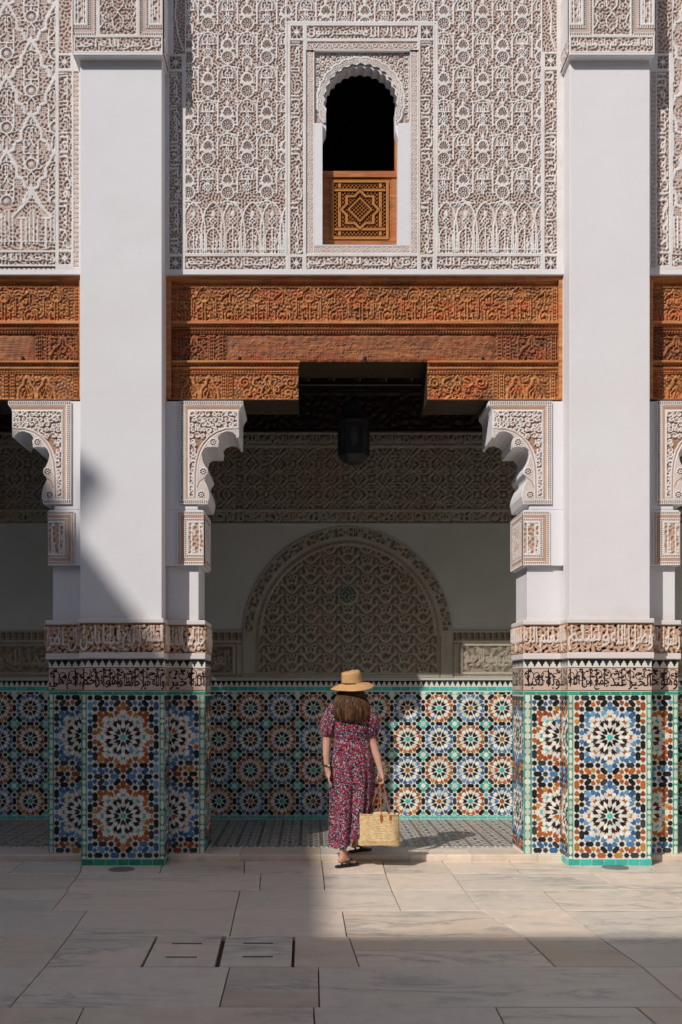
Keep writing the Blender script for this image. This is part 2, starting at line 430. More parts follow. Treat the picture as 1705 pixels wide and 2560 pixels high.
def text_tris(st):
    if st in _TT: return _TT[st]
    c = bpy.data.curves.new('t', 'FONT'); c.body = shape_ar(st); c.resolution_u = 2; c.space_word = .55; c.space_character = 1.0; c.offset = .0
    o = bpy.data.objects.new('t', c); COL.objects.link(o)
    dg = bpy.context.evaluated_depsgraph_get(); me = bpy.data.meshes.new_from_object(o.evaluated_get(dg))
    me.calc_loop_triangles()
    co = np.array([v.co[:2] for v in me.vertices]); T = np.array([t.vertices[:] for t in me.loop_triangles])
    bpy.data.objects.remove(o); bpy.data.curves.remove(c); bpy.data.meshes.remove(me)
    _TT[st] = co[T]; return _TT[st]

# ------------------------------------------------------------------ zellige
CLR = {'w': (.80, .79, .73), 'k': (.018, .02, .022), 'b': (.085, .22, .42), 'o': (.44, .13, .03), 't': (.06, .50, .43), 'g': (.045, .36, .24),
       'n': (.05, .022, .022), 'u': (.16, .34, .54), 'y': (.50, .24, .05), 'G': (.035, .30, .21), 'c': (.70, .69, .61), 'p': (.58, .42, .345)}
VAR = {'b': 'bbuBB', 'o': 'oooyOO', 't': 'tt', 'k': 'kkK'}
CLR['B'] = (.045, .13, .29); CLR['O'] = (.34, .08, .022); CLR['K'] = (.04, .05, .06)
def star(cx, cy, r, n=8, q=.76, a0=0):
    return [(cx + (r if i % 2 == 0 else r * q) * math.cos(a0 + math.pi * i / n), cy + (r if i % 2 == 0 else r * q) * math.sin(a0 + math.pi * i / n)) for i in range(2 * n)]
def ngon(cx, cy, r, n=8):
    return [(cx + r * math.cos(math.pi / n + 2 * math.pi * i / n), cy + r * math.sin(math.pi / n + 2 * math.pi * i / n)) for i in range(n)]
def xf(P, cx, cy, a):
    c, s_ = math.cos(R(a)), math.sin(R(a)); return [(cx + x * c - y * s_, cy + x * s_ + y * c) for x, y in P]
def hexl(cx, cy, L, W, a, cut=.34):
    l, w = L / 2, W / 2; return xf([(-l, 0), (-l * (1 - cut) , -w), (l * (1 - cut), -w), (l, 0), (l * (1 - cut), w), (-l * (1 - cut), w)], cx, cy, a)
def dart(cx, cy, a, tip=5.5, base=5, hw=4.2, notch=3):
    "tip towards direction a; swallow tail behind"
    return xf([(tip, 0), (tip * .15, hw), (-base, hw), (-base + notch, 0), (-base, -hw), (tip * .15, -hw)], cx, cy, a)
def drop(cx, cy, a, tip=6, base=4.5, hw=4.5):
    return xf([(tip, 0), (tip * .1, hw), (-base * .6, hw), (-base, hw * .45), (-base, -hw * .45), (-base * .6, -hw), (tip * .1, -hw)], cx, cy, a)
def clip(P, x0, y0, x1, y1):
    for ax, lim, sg in ((0, x0, 1), (0, x1, -1), (1, y0, 1), (1, y1, -1)):
        Q = []
        for i in range(len(P)):
            a, b = P[i], P[(i + 1) % len(P)]; ia = sg * (a[ax] - lim) >= 0; ib = sg * (b[ax] - lim) >= 0
            if ia: Q.append(a)
            if ia != ib:
                t = (lim - a[ax]) / (b[ax] - a[ax]); Q.append((a[0] + t * (b[0] - a[0]), a[1] + t * (b[1] - a[1])))
        P = Q
        if len(P) < 3: return None
    A = sum(P[i][0] * P[(i + 1) % len(P)][1] - P[(i + 1) % len(P)][0] * P[i][1] for i in range(len(P))) / 2
    return P if abs(A) > 2.0 else None
def cell_small(cx, cy, s=78.5, flip=False):
    "one rosette of the gallery dado, y down px"
    k = s / 78.5; o = []
    A = lambda P, c: o.append(([(cx + x * k, cy + y * k) for x, y in P], c))
    pc, cc = ('b', 'o') if flip else ('o', 't')
    A(ngon(0, 0, 5.4), cc)
    for i in range(8):
        a = 45 * i; ca, sa = math.cos(R(a)), math.sin(R(a))
        A(dart(14.6 * ca, 14.6 * sa, a + 180, 6.2, 5.2, 4.2, 3.2), 'k')
        A(xf([(-6.2, 0), (-2, 4.6), (3, 4.6), (5.6, 0), (3, -4.6), (-2, -4.6)], 24.2 * ca, 24.2 * sa, a), 'w')
        A(xf([(-8, 0), (3, 3.3), (9, 0), (3, -3.3)], 21.5 * math.cos(R(a + 22.5)), 21.5 * math.sin(R(a + 22.5)), a + 22.5), 'w')
        for sg in (-1, 1):
            b = a + sg * 12.6; A(dart(30.6 * math.cos(R(b)), 30.6 * math.sin(R(b)), a + sg * 45, 5.6, 5.2, 4.1, 2.8), pc)
    for i in range(4):
        a = 90 * i
        A(xf([(27.8 + x, 28 + y) for x, y in hexl(0, 0, 16.5, 8.2, -45)], 0, 0, a), 'k')
    for (x, y, an) in ((0, 39.25, 0), (39.25, 0, 90)): A(hexl(x, y, 16.2, 8.2, an), 'k')
    for (x, y) in ((-16.4, 39.25), (16.4, 39.25), (39.25, -16.4), (39.25, 16.4)): A(star(x, y, 4.7), 'k')
    A(ngon(39.25, 39.25, 5.6), 'w')
    for i in range(4):
        a = 90 * i; A(dart(39.25 + 9.8 * math.cos(R(a)), 39.25 + 9.8 * math.sin(R(a)), a, 5.6, 4.6, 4.2, 2), 't')
    return o
def cell_big(cx, cy, ro, bo):
    "large rosette, 196.8 px high; ro rosette colour, bo border colour"
    o = []
    A = lambda P, c: o.append(([(cx + x, cy + y) for x, y in P], c))
    A(ngon(0, 0, 6.2), 't')
    for i in range(8):
        a = 45 * i; ca, sa = math.cos(R(a)), math.sin(R(a)); P = lambda r, da=0: (r * math.cos(R(a + da)), r * math.sin(R(a + da)))
        A(dart(*P(17.4), a + 180, 7, 6.6, 5.4, 4.2), 'k')
        A(hexl(*P(28.3), 12.5, 11, a, .45), 'w')
        A(hexl(*P(43.5), 12.5, 11, a, .45), 'w')
        A(xf([(-13, 0), (4, 4.2), (14, 0), (4, -4.2)], *P(27, 22.5), a + 22.5), 'w')
        for sg in (-1, 1):
            A(xf([(-8.5, 0), (-1, 4.4), (6.5, 6.8), (4, 2.2), (9.5, .5), (3, -1.8), (4, -5.5), (-1.5, -3.8)] if sg > 0 else
                 [(-8.5, 0), (-1.5, 3.8), (4, 5.5), (3, 1.8), (9.5, -.5), (4, -2.2), (6.5, -6.8), (-1, -4.4)], *P(38.3, sg * 13.2), a + sg * 24), 'n' if (i + sg) % 3 else 'k')
            A(ngon(*P(53.2, sg * 11.6), 5.9, 6), 'w')
            A(dart(*P(62, sg * 15.4), a + sg * 45, 7, 6.5, 5.3, 4), ro)
        A(xf([(-4, -3.6), (0, -1.2), (4, -3.6), (4, 3.6), (0, 1.2), (-4, 3.6)], *P(52.5), a + 90), 't' if ro == 'o' else 'o')
        if i % 4:
            A(hexl(*P(78.5), 20, 10.6, a, .4), ro)
            for sg in (-1, 1):
                A(drop(*P(72, sg * 9.6), a + sg * (90 if i % 2 == 0 else 135), 6.5, 5.4, 5.4), ro)
        if i % 2: A(xf([(-9, 0), (0, 5), (9, 0), (0, -5)], *P(64), a), 'w')
    for sx in (-1, 1):
        for sy in (-1, 1):
            B = lambda x, y, f, c, *q: A([(sx * u, sy * v) for u, v in f(x, y, *q)], c)
            B(41.8, 98.4, star, 'k', 6.2); B(82.7, 98.4, star, 'k', 6.2)
            B(62.2, 98.4, hexl, 'k', 20, 10.8, 0); B(21, 98.4, hexl, bo if sy > 0 else 'k', 20, 10.8, 0)
            B(70.3, 70.3, star, 'k', 6.2); B(30, 70.3, star, 'k', 6.2); B(51, 70.3, hexl, 'k', 19, 10.6, 0)
            B(71, 86, drop, bo, -90); B(55, 84.5, hexl, bo if sy > 0 else 'k', 19, 10, -45); B(41.5, 82.5, drop, bo, 90); B(29.5, 86, drop, bo, -90)
            B(15, 84.5, hexl, 'k', 19, 10, -45)
            B(82.7, 77.8, hexl, bo, 20, 10.6, 90); B(82.7, 56, drop, bo, 90, 6.5, 5.4, 5.2); B(82.7, 39, drop, bo, -90, 6.5, 5.4, 5.2); B(82.7, 19.2, hexl, 'k', 20, 10.6, 90)
            B(70.3, 47.5, hexl, 'k', 20.5, 10.6, 90); B(70.3, 28.5, star, 'k', 6.2); B(70.3, 11.6, drop, ro, 90, 6.5, 5.4, 5.2)
        A(star(sx * 82.7, 0, 6.2), 'k'); A(ngon(sx * 70.3, 0, 2, 4), ro)
    A(star(0, 98.4, 6.2), 'k'); A(star(0, -98.4, 6.2), 'k')
    return o
_PM = {}
def tile_mesh(key, L, thick, c):
    if key in _PM: return _PM[key]
    n = len(L); bev = .0011
    cen = np.mean(L, 0); inner = [(cen[0] + (x - cen[0]) * (1 - bev / max(.006, math.hypot(x - cen[0], y - cen[1]))), cen[1] + (y - cen[1]) * (1 - bev / max(.006, math.hypot(x - cen[0], y - cen[1])))) for x, y in L]
    V = [(x, y, 0) for x, y in L] + [(x, y, thick * .75) for x, y in L] + [(x, y, thick) for x, y in inner]
    Fc = [tuple(range(2 * n, 3 * n))]
    for r in (0, 1):
        for i in range(n):
            j = (i + 1) % n; Fc.append((r * n + i, r * n + j, (r + 1) * n + j, (r + 1) * n + i))
    me = bpy.data.meshes.new('zellige_tile'); me.from_pydata(V, [], Fc)
    a = me.attributes.new('col', 'FLOAT_COLOR', 'POINT'); a.data.foreach_set('color', [*c, 1] * (3 * n))
    me.materials.append(M['tile']); _PM[key] = me; return me
ROT = {'F': (R(90), 0, 0), 'G': (0, 0, 0), 'R': (R(90), 0, R(90)), 'L': (R(90), 0, R(-90))}
COUNT = {}
def tiles(pieces, fr, parent, owner, thick=.004, limit=300, order=None, scale_in=.94, name='zellige_tile', stuffname='zellige_tiles'):
    "pieces in px; the first `limit` of one owner become objects, the rest one stuff part"
    rnd = random.Random(len(pieces) * 7 + int(abs(fr.o[0]) * 100))
    out = []
    for P, c in pieces:
        big = c not in 'wc' and name == 'zellige_tile'
        if c in VAR: c = rnd.choice(VAR[c])
        if big and rnd.random() < .02: c = rnd.choice('bouk')
        if scale_in != 1:
            cx = sum(p[0] for p in P) / len(P); cy = sum(p[1] for p in P) / len(P); sk = 1.15 if big else scale_in; P = [(cx + (x - cx) * sk, cy + (y - cy) * sk) for x, y in P]
        A = abs(sum(P[i][0] * P[(i + 1) % len(P)][1] - P[(i + 1) % len(P)][0] * P[i][1] for i in range(len(P))) / 2)
        out.append((A, P, c))
    out.sort(key=lambda t: -t[0] * (order(t[1]) if order else 1))
    V, Fc, Cc = [], [], []
    for A, P, c in out:
        q = rnd.choice((.80, .92, 1.0, 1.10)); rgb = tuple(min(1, v * q) for v in CLR[c])
        cx = sum(p[0] for p in P) / len(P); cy = sum(p[1] for p in P) / len(P)
        L = [((x - cx) * fr.s, -(y - cy) * fr.s) for x, y in P]
        ar = sum(L[i][0] * L[(i + 1) % len(L)][1] - L[(i + 1) % len(L)][0] * L[i][1] for i in range(len(L)))
        if ar < 0: L = L[::-1]
        if COUNT.get(owner, 0) < limit:
            COUNT[owner] = COUNT.get(owner, 0) + 1
            key = (c, q, thick) + tuple(round(v * 4000) for p in L for v in p)
            o = bpy.data.objects.new(name, tile_mesh(key, L, thick, rgb)); COL.objects.link(o); o.parent = parent
            w = Vector(fr.w(cx, cy)); o.location = w - wl(parent); r0 = ROT[fr.k]; o.rotation_euler = (r0[0] + rnd.gauss(0, .007), r0[1] + rnd.gauss(0, .007), r0[2] + rnd.gauss(0, .007))
        else:
            n = len(V); k = len(L)
            tx, ty = rnd.gauss(0, .007), rnd.gauss(0, .007)
            for d0 in (0, thick):
              for x, y in L:
                d = d0 + (x * tx + y * ty if d0 else 0); V.append(fr.o + ((cx - fr.x0) * fr.s + x) * fr.u + ((fr.y0 - cy) * fr.s + y) * fr.v + d * fr.n); Cc.append((*rgb, 1))
            Fc.append(tuple(range(n + k, n + 2 * k)))
            for i in range(k):
                j = (i + 1) % k; Fc.append((n + i, n + j, n + k + j, n + k + i))
    if V:
        return (V, Fc, Cc)
    return None
class Stuff:
    def __init__(s): s.V, s.F, s.C = [], [], []
    def add(s, r):
        if r is None: return
        n = len(s.V); s.V += r[0]; s.F += [tuple(n + i for i in f) for f in r[1]]; s.C += r[2]
    def out(s, name, parent):
        if not s.V: return
        o = mesh(name, s.V, s.F, M['tile'], parent, cols=s.C); o['kind'] = 'stuff'; return o

# ================================================================== the ground
def G(px, py):
    Y = F * H0 / (py - CYP); return ((px - CXP) * Y / F, Y)
floor = mesh('courtyard_floor', [(-14, -8, -.03), (14, -8, -.03), (14, 12.5, -.03), (-14, 12.5, -.03)], [(0, 1, 2, 3)], M['grout'])
props(floor, 'courtyard paved with large veined marble slabs', None, None, 'structure')
rnd = random.Random(3)
def slab(q, parent, z1=0.0, z0=-.03, name='paving_slab', inset=.0036, mt='marble'):
    "q four ground corners, counter-clockwise"
    c = np.mean(q, 0); Q = []
    for x, y in q:
        dx, dy = x - c[0], y - c[1]; Q.append((x - math.copysign(inset, dx), y - math.copysign(inset, dy)))
    dz = rnd.uniform(-.0012, .0012); e = .003
    I = [(x - math.copysign(e, x - c[0]), y - math.copysign(e, y - c[1])) for x, y in Q]
    V = [(x, y, z0) for x, y in Q] + [(x, y, z1 + dz - .0025) for x, y in Q] + [(x, y, z1 + dz) for x, y in I]
    Fc = [(8, 9, 10, 11)] + [(r * 4 + i, r * 4 + (i + 1) % 4, (r + 1) * 4 + (i + 1) % 4, (r + 1) * 4 + i) for r in (0, 1) for i in range(4)]
    return mesh(name, V, Fc, M[mt], parent)
rows = [
 (2153, 2184, [(60, 20), (207, 199), (408, 399), (611, 611), (804, 808), (956, 964), (1106, 1130), (1273, 1302), (1440, 1482), (1600, 1650)]),
 (2184, 2225, [(199, 166), (652, 649), (808, 812), (964, 979), (1130, 1160), (1482, 1550)]),
 (2225, 2276, [(172, 129), (600, 588), (979, 1003), (1160, 1200), (1356, 1412), (1660, 1740)]),
 (2276, 2341, [(218, 172), (588, 574), (856, 867), (1204, 1311), (1412, 1495)]),
 (2341, 2417, [(172, 112), (390, 351), (560, 542), (737, 734), (872, 898), (1311, 1389), (1495, 1605)]),
 (2417, 2518, [(112, 23), (574, 548), (796, 798), (1605, 1725)]),
 (2518, 2640, [(210, 150), (784, 790), (1239, 1300), (1591, 1735)]),
]
skip = {(4, 1), (4, 2)}
prevY = None
def world_row(y0, y1, js):
    Y0, Y1 = F * H0 / (y0 - CYP), F * H0 / (y1 - CYP)          # Y0 far, Y1 near
    J = [((a - CXP) * Y0 / F, (b - CXP) * Y1 / F) for a, b in js]
    return Y0, Y1, J
for ri, (y0, y1, js) in enumerate(rows):
    Y0, Y1, J = world_row(y0, y1, js)
    Ls = []; x = min(J[0])
    while x > -7.5: x -= rnd.uniform(.8, 1.4); Ls.append((x, x))
    Rs = []; x = max(J[-1])
    while x < 8: x += rnd.uniform(.8, 1.4); Rs.append((x, x))
    A = Ls[::-1] + J + Rs; nl = len(Ls)
    for i in range(len(A) - 1):
        k = i - nl
        if (ri, k) in skip: continue
        q = [(A[i][1], Y1), (A[i + 1][1], Y1), (A[i + 1][0], Y0), (A[i][0], Y0)]
        split = {(4, 4): .5, (2, -1): .5, (4, -1): .45, (3, 1): None}.get((ri, k))
        if split:
            t = split; m0 = (q[0][0] * (1 - t) + q[3][0] * t, Y1 * (1 - t) + Y0 * t); m1 = (q[1][0] * (1 - t) + q[2][0] * t, Y1 * (1 - t) + Y0 * t)
            slab([q[0], q[1], m1, m0], floor); slab([m0, m1, q[2], q[3]], floor)
        else: slab(q, floor, mt='marble_tan' if (ri, k) in ((5, 1), (4, 5)) else 'marble')
Yn = world_row(*rows[-1])[1]
while Yn > -2:
    w = rnd.uniform(.42, .6); x = -4.5 + rnd.uniform(0, .6)
    while x < 4.5:
        l = rnd.uniform(.8, 1.4); slab([(x, Yn - w), (x + l, Yn - w), (x + l, Yn), (x, Yn)], floor); x += l
    Yn -= w
for k, lab_ in ((1, 'marble access cover with two slots, left of the pair in the paving'), (2, 'marble access cover with two slots, right of the pair in the paving')):
    Y0, Y1, J = world_row(*rows[4]); a, b = J[k], J[k + 1]
    q = [(a[1], Y1), (b[1], Y1), (b[0], Y0), (a[0], Y0)]; c = np.mean(q, 0)
    h = thing('access_cover', (c[0], c[1], 0), lab_, 'hatch cover', 'slotted marble covers in the courtyard paving')
    g = .011
    slab([(q[0][0] + g, q[0][1]), (q[1][0] - g, q[1][1]), (q[2][0] - g, q[2][1]), (q[3][0] + g, q[3][1])], h, z1=.001, z0=-.028, name='cover_slab')
    for (x0, x1, yy) in ([(431, 505, 2360), (415, 492, 2394)] if k == 1 else [(608, 682, 2359), (606, 682, 2393)]):
        xa, ya = G(x0, yy); xb, _ = G(x1, yy)
        m = MB().box(xa, xb, ya - .008, ya + .008, -.01, .004); m.out('lifting_slot', M['iron'], h)
for px, lb in ((304, 'round metal drain cover in front of the shaded pier'), (1538, 'round metal drain cover in front of the sunlit pier')):
    x, y = G(px, 2174 if px < 800 else 2169)
    d = thing('drain_cover', (x, y, 0), lb, 'drain cover', 'round drain covers at the pier feet')
    MB().lathe([(.001, .006), (.085, .006), (.09, .004), (.108, .005), (.111, .0), (.111, -.01)], x, y, 28).out('cover_disc', M['cover'], d, True)

# ------------------------------------------------------------------ step and gallery floor
YS = 8.705
step = thing('gallery_step', (0, YS, 0), 'low marble step along the gallery', None, None, 'structure')
edges = [-6.5, -5.1, -3.9, -2.75, PX(520, YS) - .9, PX(600, YS), PX(802, YS), PX(1024, YS), PX(1180, YS), PX(1345, YS), 3.1, 4.2, 5.4, 6.6]
for a, b in zip(edges[:-1], edges[1:]):
    V = []; Y1 = 9.10
    prof = [(YS + .004, 0), (YS, .02), (YS, ZF - .008), (YS + .006, ZF), (Y1, ZF), (Y1, 0)]
    m = MB(); n = len(prof); g = .0015
    m.V = [(a + g, y, z) for y, z in prof] + [(b - g, y, z) for y, z in prof]
    m.F = [tuple(range(n))[::-1], tuple(range(n, 2 * n))] + [(i, (i + 1) % n, n + (i + 1) % n, n + i) for i in range(n)]
    m.out('step_slab', M['marble'], step)
gf = mesh('gallery_floor', [(-7, 9.10, ZF - .004), (8, 9.10, ZF - .004), (8, 11.06, ZF - .004), (-7, 11.06, ZF - .004)], [(0, 1, 2, 3)], M['grout_pale'])
props(gf, 'gallery floor laid with small patterned tiles', None, None, 'structure')
S = Stuff(); V, Fc, Cc = [], [], []
p = .05; rr = random.Random(5)
for j in range(int((11.05 - 9.16) / p)):
    for i in range(-130, 130):
        x, y = i * p + .3, 9.18 + (j + .5) * p
        if x < -4.6 or x > 4.0: continue
        u, v = (i + j) % 4, (i - j) % 4
        if i % 4 == 0 or j % 4 == 0: c = rr.choice([(.26, .19, .17), (.22, .21, .23), (.30, .23, .20)]); r = .34
        elif (i + j) % 2: c = rr.choice([(.10, .11, .12), (.18, .21, .25), (.28, .19, .15)]); r = .26
        else: c = (.66, .61, .56); r = .46
        n = len(V)
        for (dx, dy) in ((-.56, 0), (-.3, -r), (.3, -r), (.56, 0), (.3, r), (-.3, r)): V.append((x + dx * p, y + dy * p * .9, ZF)); Cc.append((*c, 1))
        Fc.append(tuple(range(n, n + 6)))
for i in range(-140, 120):
    x = i * .062; n = len(V)
    if i % 2: P = [(x - .026, 9.115), (x + .026, 9.115), (x + .026, 9.165), (x - .026, 9.165)]; c = (.42, .44, .40)
    else: P = [(x - .018, 9.14), (x, 9.122), (x + .018, 9.14), (x, 9.158)]; c = (.05, .18, .15)
    V += [(a, b, ZF) for a, b in P]; Cc += [(*c, 1)] * 4; Fc.append((n, n + 1, n + 2, n + 3))
o = mesh('floor_mosaic', V, Fc, M['tile'], gf, cols=Cc); o['kind'] = 'stuff'

# ------------------------------------------------------------------ inscription helpers
M['ink'] = m_relief('black_glazed_inscription', [(.0, (.66, .49, .41)), (.50, (.70, .53, .45)), (.58, (.02, .018, .02)), (1, (.025, .022, .024))], bump=.05)
M['ink'].node_tree.nodes['Principled BSDF'].inputs['Roughness'].default_value = .3
def tan_band(fr, x0, x1, y0, y1, txt, parent, seed=0, off=.0, name='inscription_band', res=1.3, m='stucco_tan', depth=.016):
    r = Ras(x0, y0, x1, y1, res); rd = random.Random(seed)
    w, h = x1 - x0, y1 - y0
    r.lab(10, .3, .1, seed=seed)
    n = max(1, int(w / 30))
    for i in range(n):
        cx = x0 + (i + .5) * w / n
        for cy, rad in ((y0 + h * .32, h * .26), (y0 + h * .72, h * .22)):
            r.spiral(cx + rd.uniform(-4, 4), cy, rad, rd.uniform(0, 360), 1.25, rd.choice((-1, 1)), 2.6, .66)
            r.disc(cx + rd.uniform(-6, 6), cy + rd.uniform(-5, 5), 3.6, 2.4, .7)
    words = txt if isinstance(txt, list) else [txt]
    k = len(words); ww = w / k
    for i, t in enumerate(words):
        a = x1 - (i + 1) * ww; r.text(t, a + 2, a + ww - 2, y0 + 3, y1 - 4, 1.0)
    for i in range(max(2, int(w / 22))):
        x = x0 + (i + rd.uniform(.2, .8)) * w / max(2, int(w / 22)); r.seg(x, y0 + 4, x, y0 + h * rd.uniform(.5, .68), 3.0); r.seg(x - 1.5, y0 + 4, x + 2, y0 + 7, 2.6)
    return r.build(name, fr, depth, M[m], parent, off)
def ink_band(fr, x0, x1, y0, y1, txt, parent, seed=0, res=.75):
    r = Ras(x0, y0, x1, y1, res); rd = random.Random(seed); w, h = x1 - x0, y1 - y0
    n = max(1, int(w / 20))
    for i in range(n):
        cx = x0 + (i + .5) * w / n
        r.spiral(cx, y0 + h * .33, h * .27, rd.uniform(0, 360), 1.1, rd.choice((-1, 1)), 1.9, 1)
        for q in range(4): r.disc(cx + rd.uniform(-10, 10), y0 + h * rd.uniform(.06, .45), rd.uniform(2.6, 4.6), rd.uniform(2, 3.4), 1)
        r.spiral(cx + 6, y0 + h * .7, 5, rd.uniform(0, 360), 1, 1, 1.2, 1)
        if rd.random() < .7: (lambda q_: r.seg(q_, y0 + 4, q_, y1 - 12, 3.0))(cx + rd.uniform(-6, 6))
    words = txt if isinstance(txt, list) else [txt]; ww = w / len(words)
    for i, t in enumerate(words): a = x1 - (i + 1) * ww; r.text(t, a + 1.5, a + ww - 1.5, y0 + h * .34, y1 - 3, 1.0)
    r.seg(x0, y0 + 1, x1, y0 + 1, 1.6); r.seg(x0, y1 - 1, x1, y1 - 1, 1.6)
    return r.build('glazed_inscription', fr, .0015, M['ink'], parent, .001, smooth=False)
def merlons(fr, x0, x1, y0, y1, parent, owner, pitch=17.2):
    n = max(1, round((x1 - x0) / pitch)); p_ = (x1 - x0) / n; h = y1 - y0; P = []
    for i in range(n):
        c = x0 + (i + .5) * p_; a = p_ / 2 * .96
        P.append(([(c - a, y0), (c + a, y0), (c + a, y0 + h * .2), (c + a * .7, y0 + h * .3), (c + a * .62, y0 + h * .5), (c + a * .32, y0 + h * .58), (c + a * .26, y0 + h * .8),
                   (c, y0 + h * .95), (c - a * .26, y0 + h * .8), (c - a * .32, y0 + h * .58), (c - a * .62, y0 + h * .5), (c - a * .7, y0 + h * .3), (c - a, y0 + h * .2)], 'k'))
    return tiles(P, fr, parent, owner + 'm', .003, 120, None, .98, 'merlon_tile')
def rects(fr, x0, x1, y0, y1, parent, owner, pitch, c='g', vert=False, lim=150):
    P = []; n = max(1, round(((y1 - y0) if vert else (x1 - x0)) / pitch))
    for i in range(n):
        if vert: a, b = y0 + (y1 - y0) * i / n, y0 + (y1 - y0) * (i + 1) / n; P.append(([(x0, a + .4), (x1, a + .4), (x1, b - .4), (x0, b - .4)], c))
        else: a, b = x0 + (x1 - x0) * i / n, x0 + (x1 - x0) * (i + 1) / n; P.append(([(a + .4, y0), (b - .4, y0), (b - .4, y1), (a + .4, y1)], c))
    return tiles(P, fr, parent, owner + 'r', .003, lim, None, .985, 'border_tile')
def chain(fr, x0, x1, y0, y1, parent, owner, c='g', lim=60):
    "green strip with a chain of white hexagons and octagons"
    r1 = rects(fr, x0, x1, y0, y1, parent, owner, 19, c, True, lim)
    P = []; w = x1 - x0; cx = (x0 + x1) / 2; y = y0 + 8; hw = w * .30
    while y < y1 - 4:
        P.append(([(cx, y - 12), (cx + hw, y - 7), (cx + hw, y + 7), (cx, y + 12), (cx - hw, y + 7), (cx - hw, y - 7)], 'c'))
        if y + 19 < y1: P.append((ngon(cx, y + 19, hw * 1.35), 'c'))
        y += 38
    P = [(q, c_) for q, c_ in ((clip(p_, x0, y0, x1, y1), c_) for p_, c_ in P) if q]
    r2 = tiles(P, fr, parent, owner + 'c', .0045, lim, None, 1, 'chain_tile')
    return r1, r2
def big_panel(fr, x0, x1, y0, y1, cx, cys, k, ro, bo, parent, owner, lim=300):
    P = []
    for cy in cys:
        for q, c in cell_big(0, 0, ro, bo):
            q = clip([(cx + x * k, cy + y * k) for x, y in q], x0, y0, x1, y1)
            if q: P.append((q, c))
    seen = []; Q = []
    for q, c in P:
        g = (sum(p_[0] for p_ in q) / len(q), sum(p_[1] for p_ in q) / len(q))
        if any(abs(g[0] - h[0]) < 3 and abs(g[1] - h[1]) < 3 for h in seen): continue
        seen.append(g); Q.append((q, c))
    return tiles(Q, fr, parent, owner + 'z', .004, lim)

# ------------------------------------------------------------------ stucco motifs (px, y down)
def star_block(r, xa, ya, xb, yb):
    r.rect(xa, ya, xb, yb, 0); cx, cy, h = (xa + xb) / 2, (ya + yb) / 2, (xb - xa) / 2
    for a in range(0, 180, 45):
        c, s_ = math.cos(R(a + 22.5)) * h * 1.25, math.sin(R(a + 22.5)) * h * 1.25
        for o_ in (-.32, .32):
            ox, oy = -math.sin(R(a + 22.5)) * h * o_, math.cos(R(a + 22.5)) * h * o_
            x0_, y0_, x1_, y1_ = cx - c + ox, cy - s_ + oy, cx + c + ox, cy + s_ + oy
            cl = lambda v, lo, hi: max(lo, min(hi, v))
            r.seg(cl(x0_, xa, xb), cl(y0_, ya, yb), cl(x1_, xa, xb), cl(y1_, ya, yb), 1.9, .95)
    r.disc(cx, cy, 4.2, h=.9)
    r.poly([(xa, ya), (xb, ya), (xb, yb), (xa, yb)], 2.4, 1, True)
def motif_centre(r, cx, cy, low=False):
    L = lambda pts, w=4.0, h=1.0: r.poly([(cx + x, cy + y) for x, y in pts], w * .9, h)
    # vertical sides with the shell dome
    for s in (-1, 1):
        L([(s * 24, -56), (s * 24, 0), (s * 17, 0)]); L([(s * 24, -56), (s * 21, -64), (s * 12, -69)], 3.4)
        L([(s * 11, -74), (s * 11, -62)], 3.4)
    r.disc(cx, cy - 30, 15.5, 18, 1.0); r.rect(cx - 19, cy - 24, cx + 19, cy - 18.5, 1.0)
    for a in range(-75, 76, 25):
        sx, sy = math.sin(R(a)), -math.cos(R(a)); r.seg(cx + sx * 4, cy - 22 + sy * 5, cx + sx * 10.5, cy - 26 + sy * 16, 2.3, .15, over=True)
    r.disc(cx, cy - 54, 4.4, 6, 1.0); r.seg(cx, cy - 66, cx, cy - 54, 2.2)
    r.disc(cx, cy - 76, 9, 7, .62); r.arc(cx, cy - 74, 11.5, 11.5, 0, 180, 4.2)
    for dx, dy in ((-4, -76), (0, -79), (4, -76), (-2, -73), (2, -73)): r.disc(cx + dx, cy + dy, 1.1, h=.1, over=True)
    # rosette
    r.disc(cx, cy, 17.8, h=1.0)
    r.disc(cx, cy, 13.6, h=.12, over=True)
    for i in range(9):
        a = i * 40 + 10; r.ring(cx + 8.8 * math.cos(R(a)), cy + 8.8 * math.sin(R(a)), 3.4, 1.7, .85)
    r.disc(cx, cy, 3.2, h=.6)
    # canopy below
    L([(0, 15), (0, 21)], 7); L([(-30, 27), (-12, 24.5), (0, 20), (12, 24.5), (30, 27)], 4.6)
    for s in (-1, 1):
        L([(s * 14, 26), (s * 21, 34), (s * 24.5, 46), (s * 24.5, 86)], 4)
        L([(s * 9, 27), (s * 14, 36), (s * 12, 50)], 3.4); r.disc(cx + s * 18, cy + 43, 4.2, 10, .6)
        for k in range(6): r.disc(cx + s * (18 + (k % 2 - .5) * 3), cy + 36 + k * 2.7, 1.0, h=.15, over=True)
        L([(s * 4.5, 37), (s * 4.5, 49)], 2.4)
    L([(-9, 30), (0, 27), (9, 30)], 3); L([(0, 30), (0, 36)], 4); L([(0, 42), (0, 50)], 3)
    L([(-15, 51.5), (15, 51.5)], 4.6)
    L([(-2.4, 53), (-2.4, 64)], 3.2); L([(2.4, 53), (2.4, 64)], 3.2)
    r.disc(cx, cy + 71, 12.5, 9.5, 1.0)
    for dx, dy in ((-6, -4), (0, -4.5), (6, -4), (-3, 0), (3, 0), (-6, 4), (0, 4.5), (6, 4), (-11, 0), (11, 0)): r.disc(cx + dx, cy + 71 + dy, 1.35, h=.05, over=True)
    L([(-2.4, 80), (-2.4, 88)], 3); L([(2.4, 80), (2.4, 88)], 3)
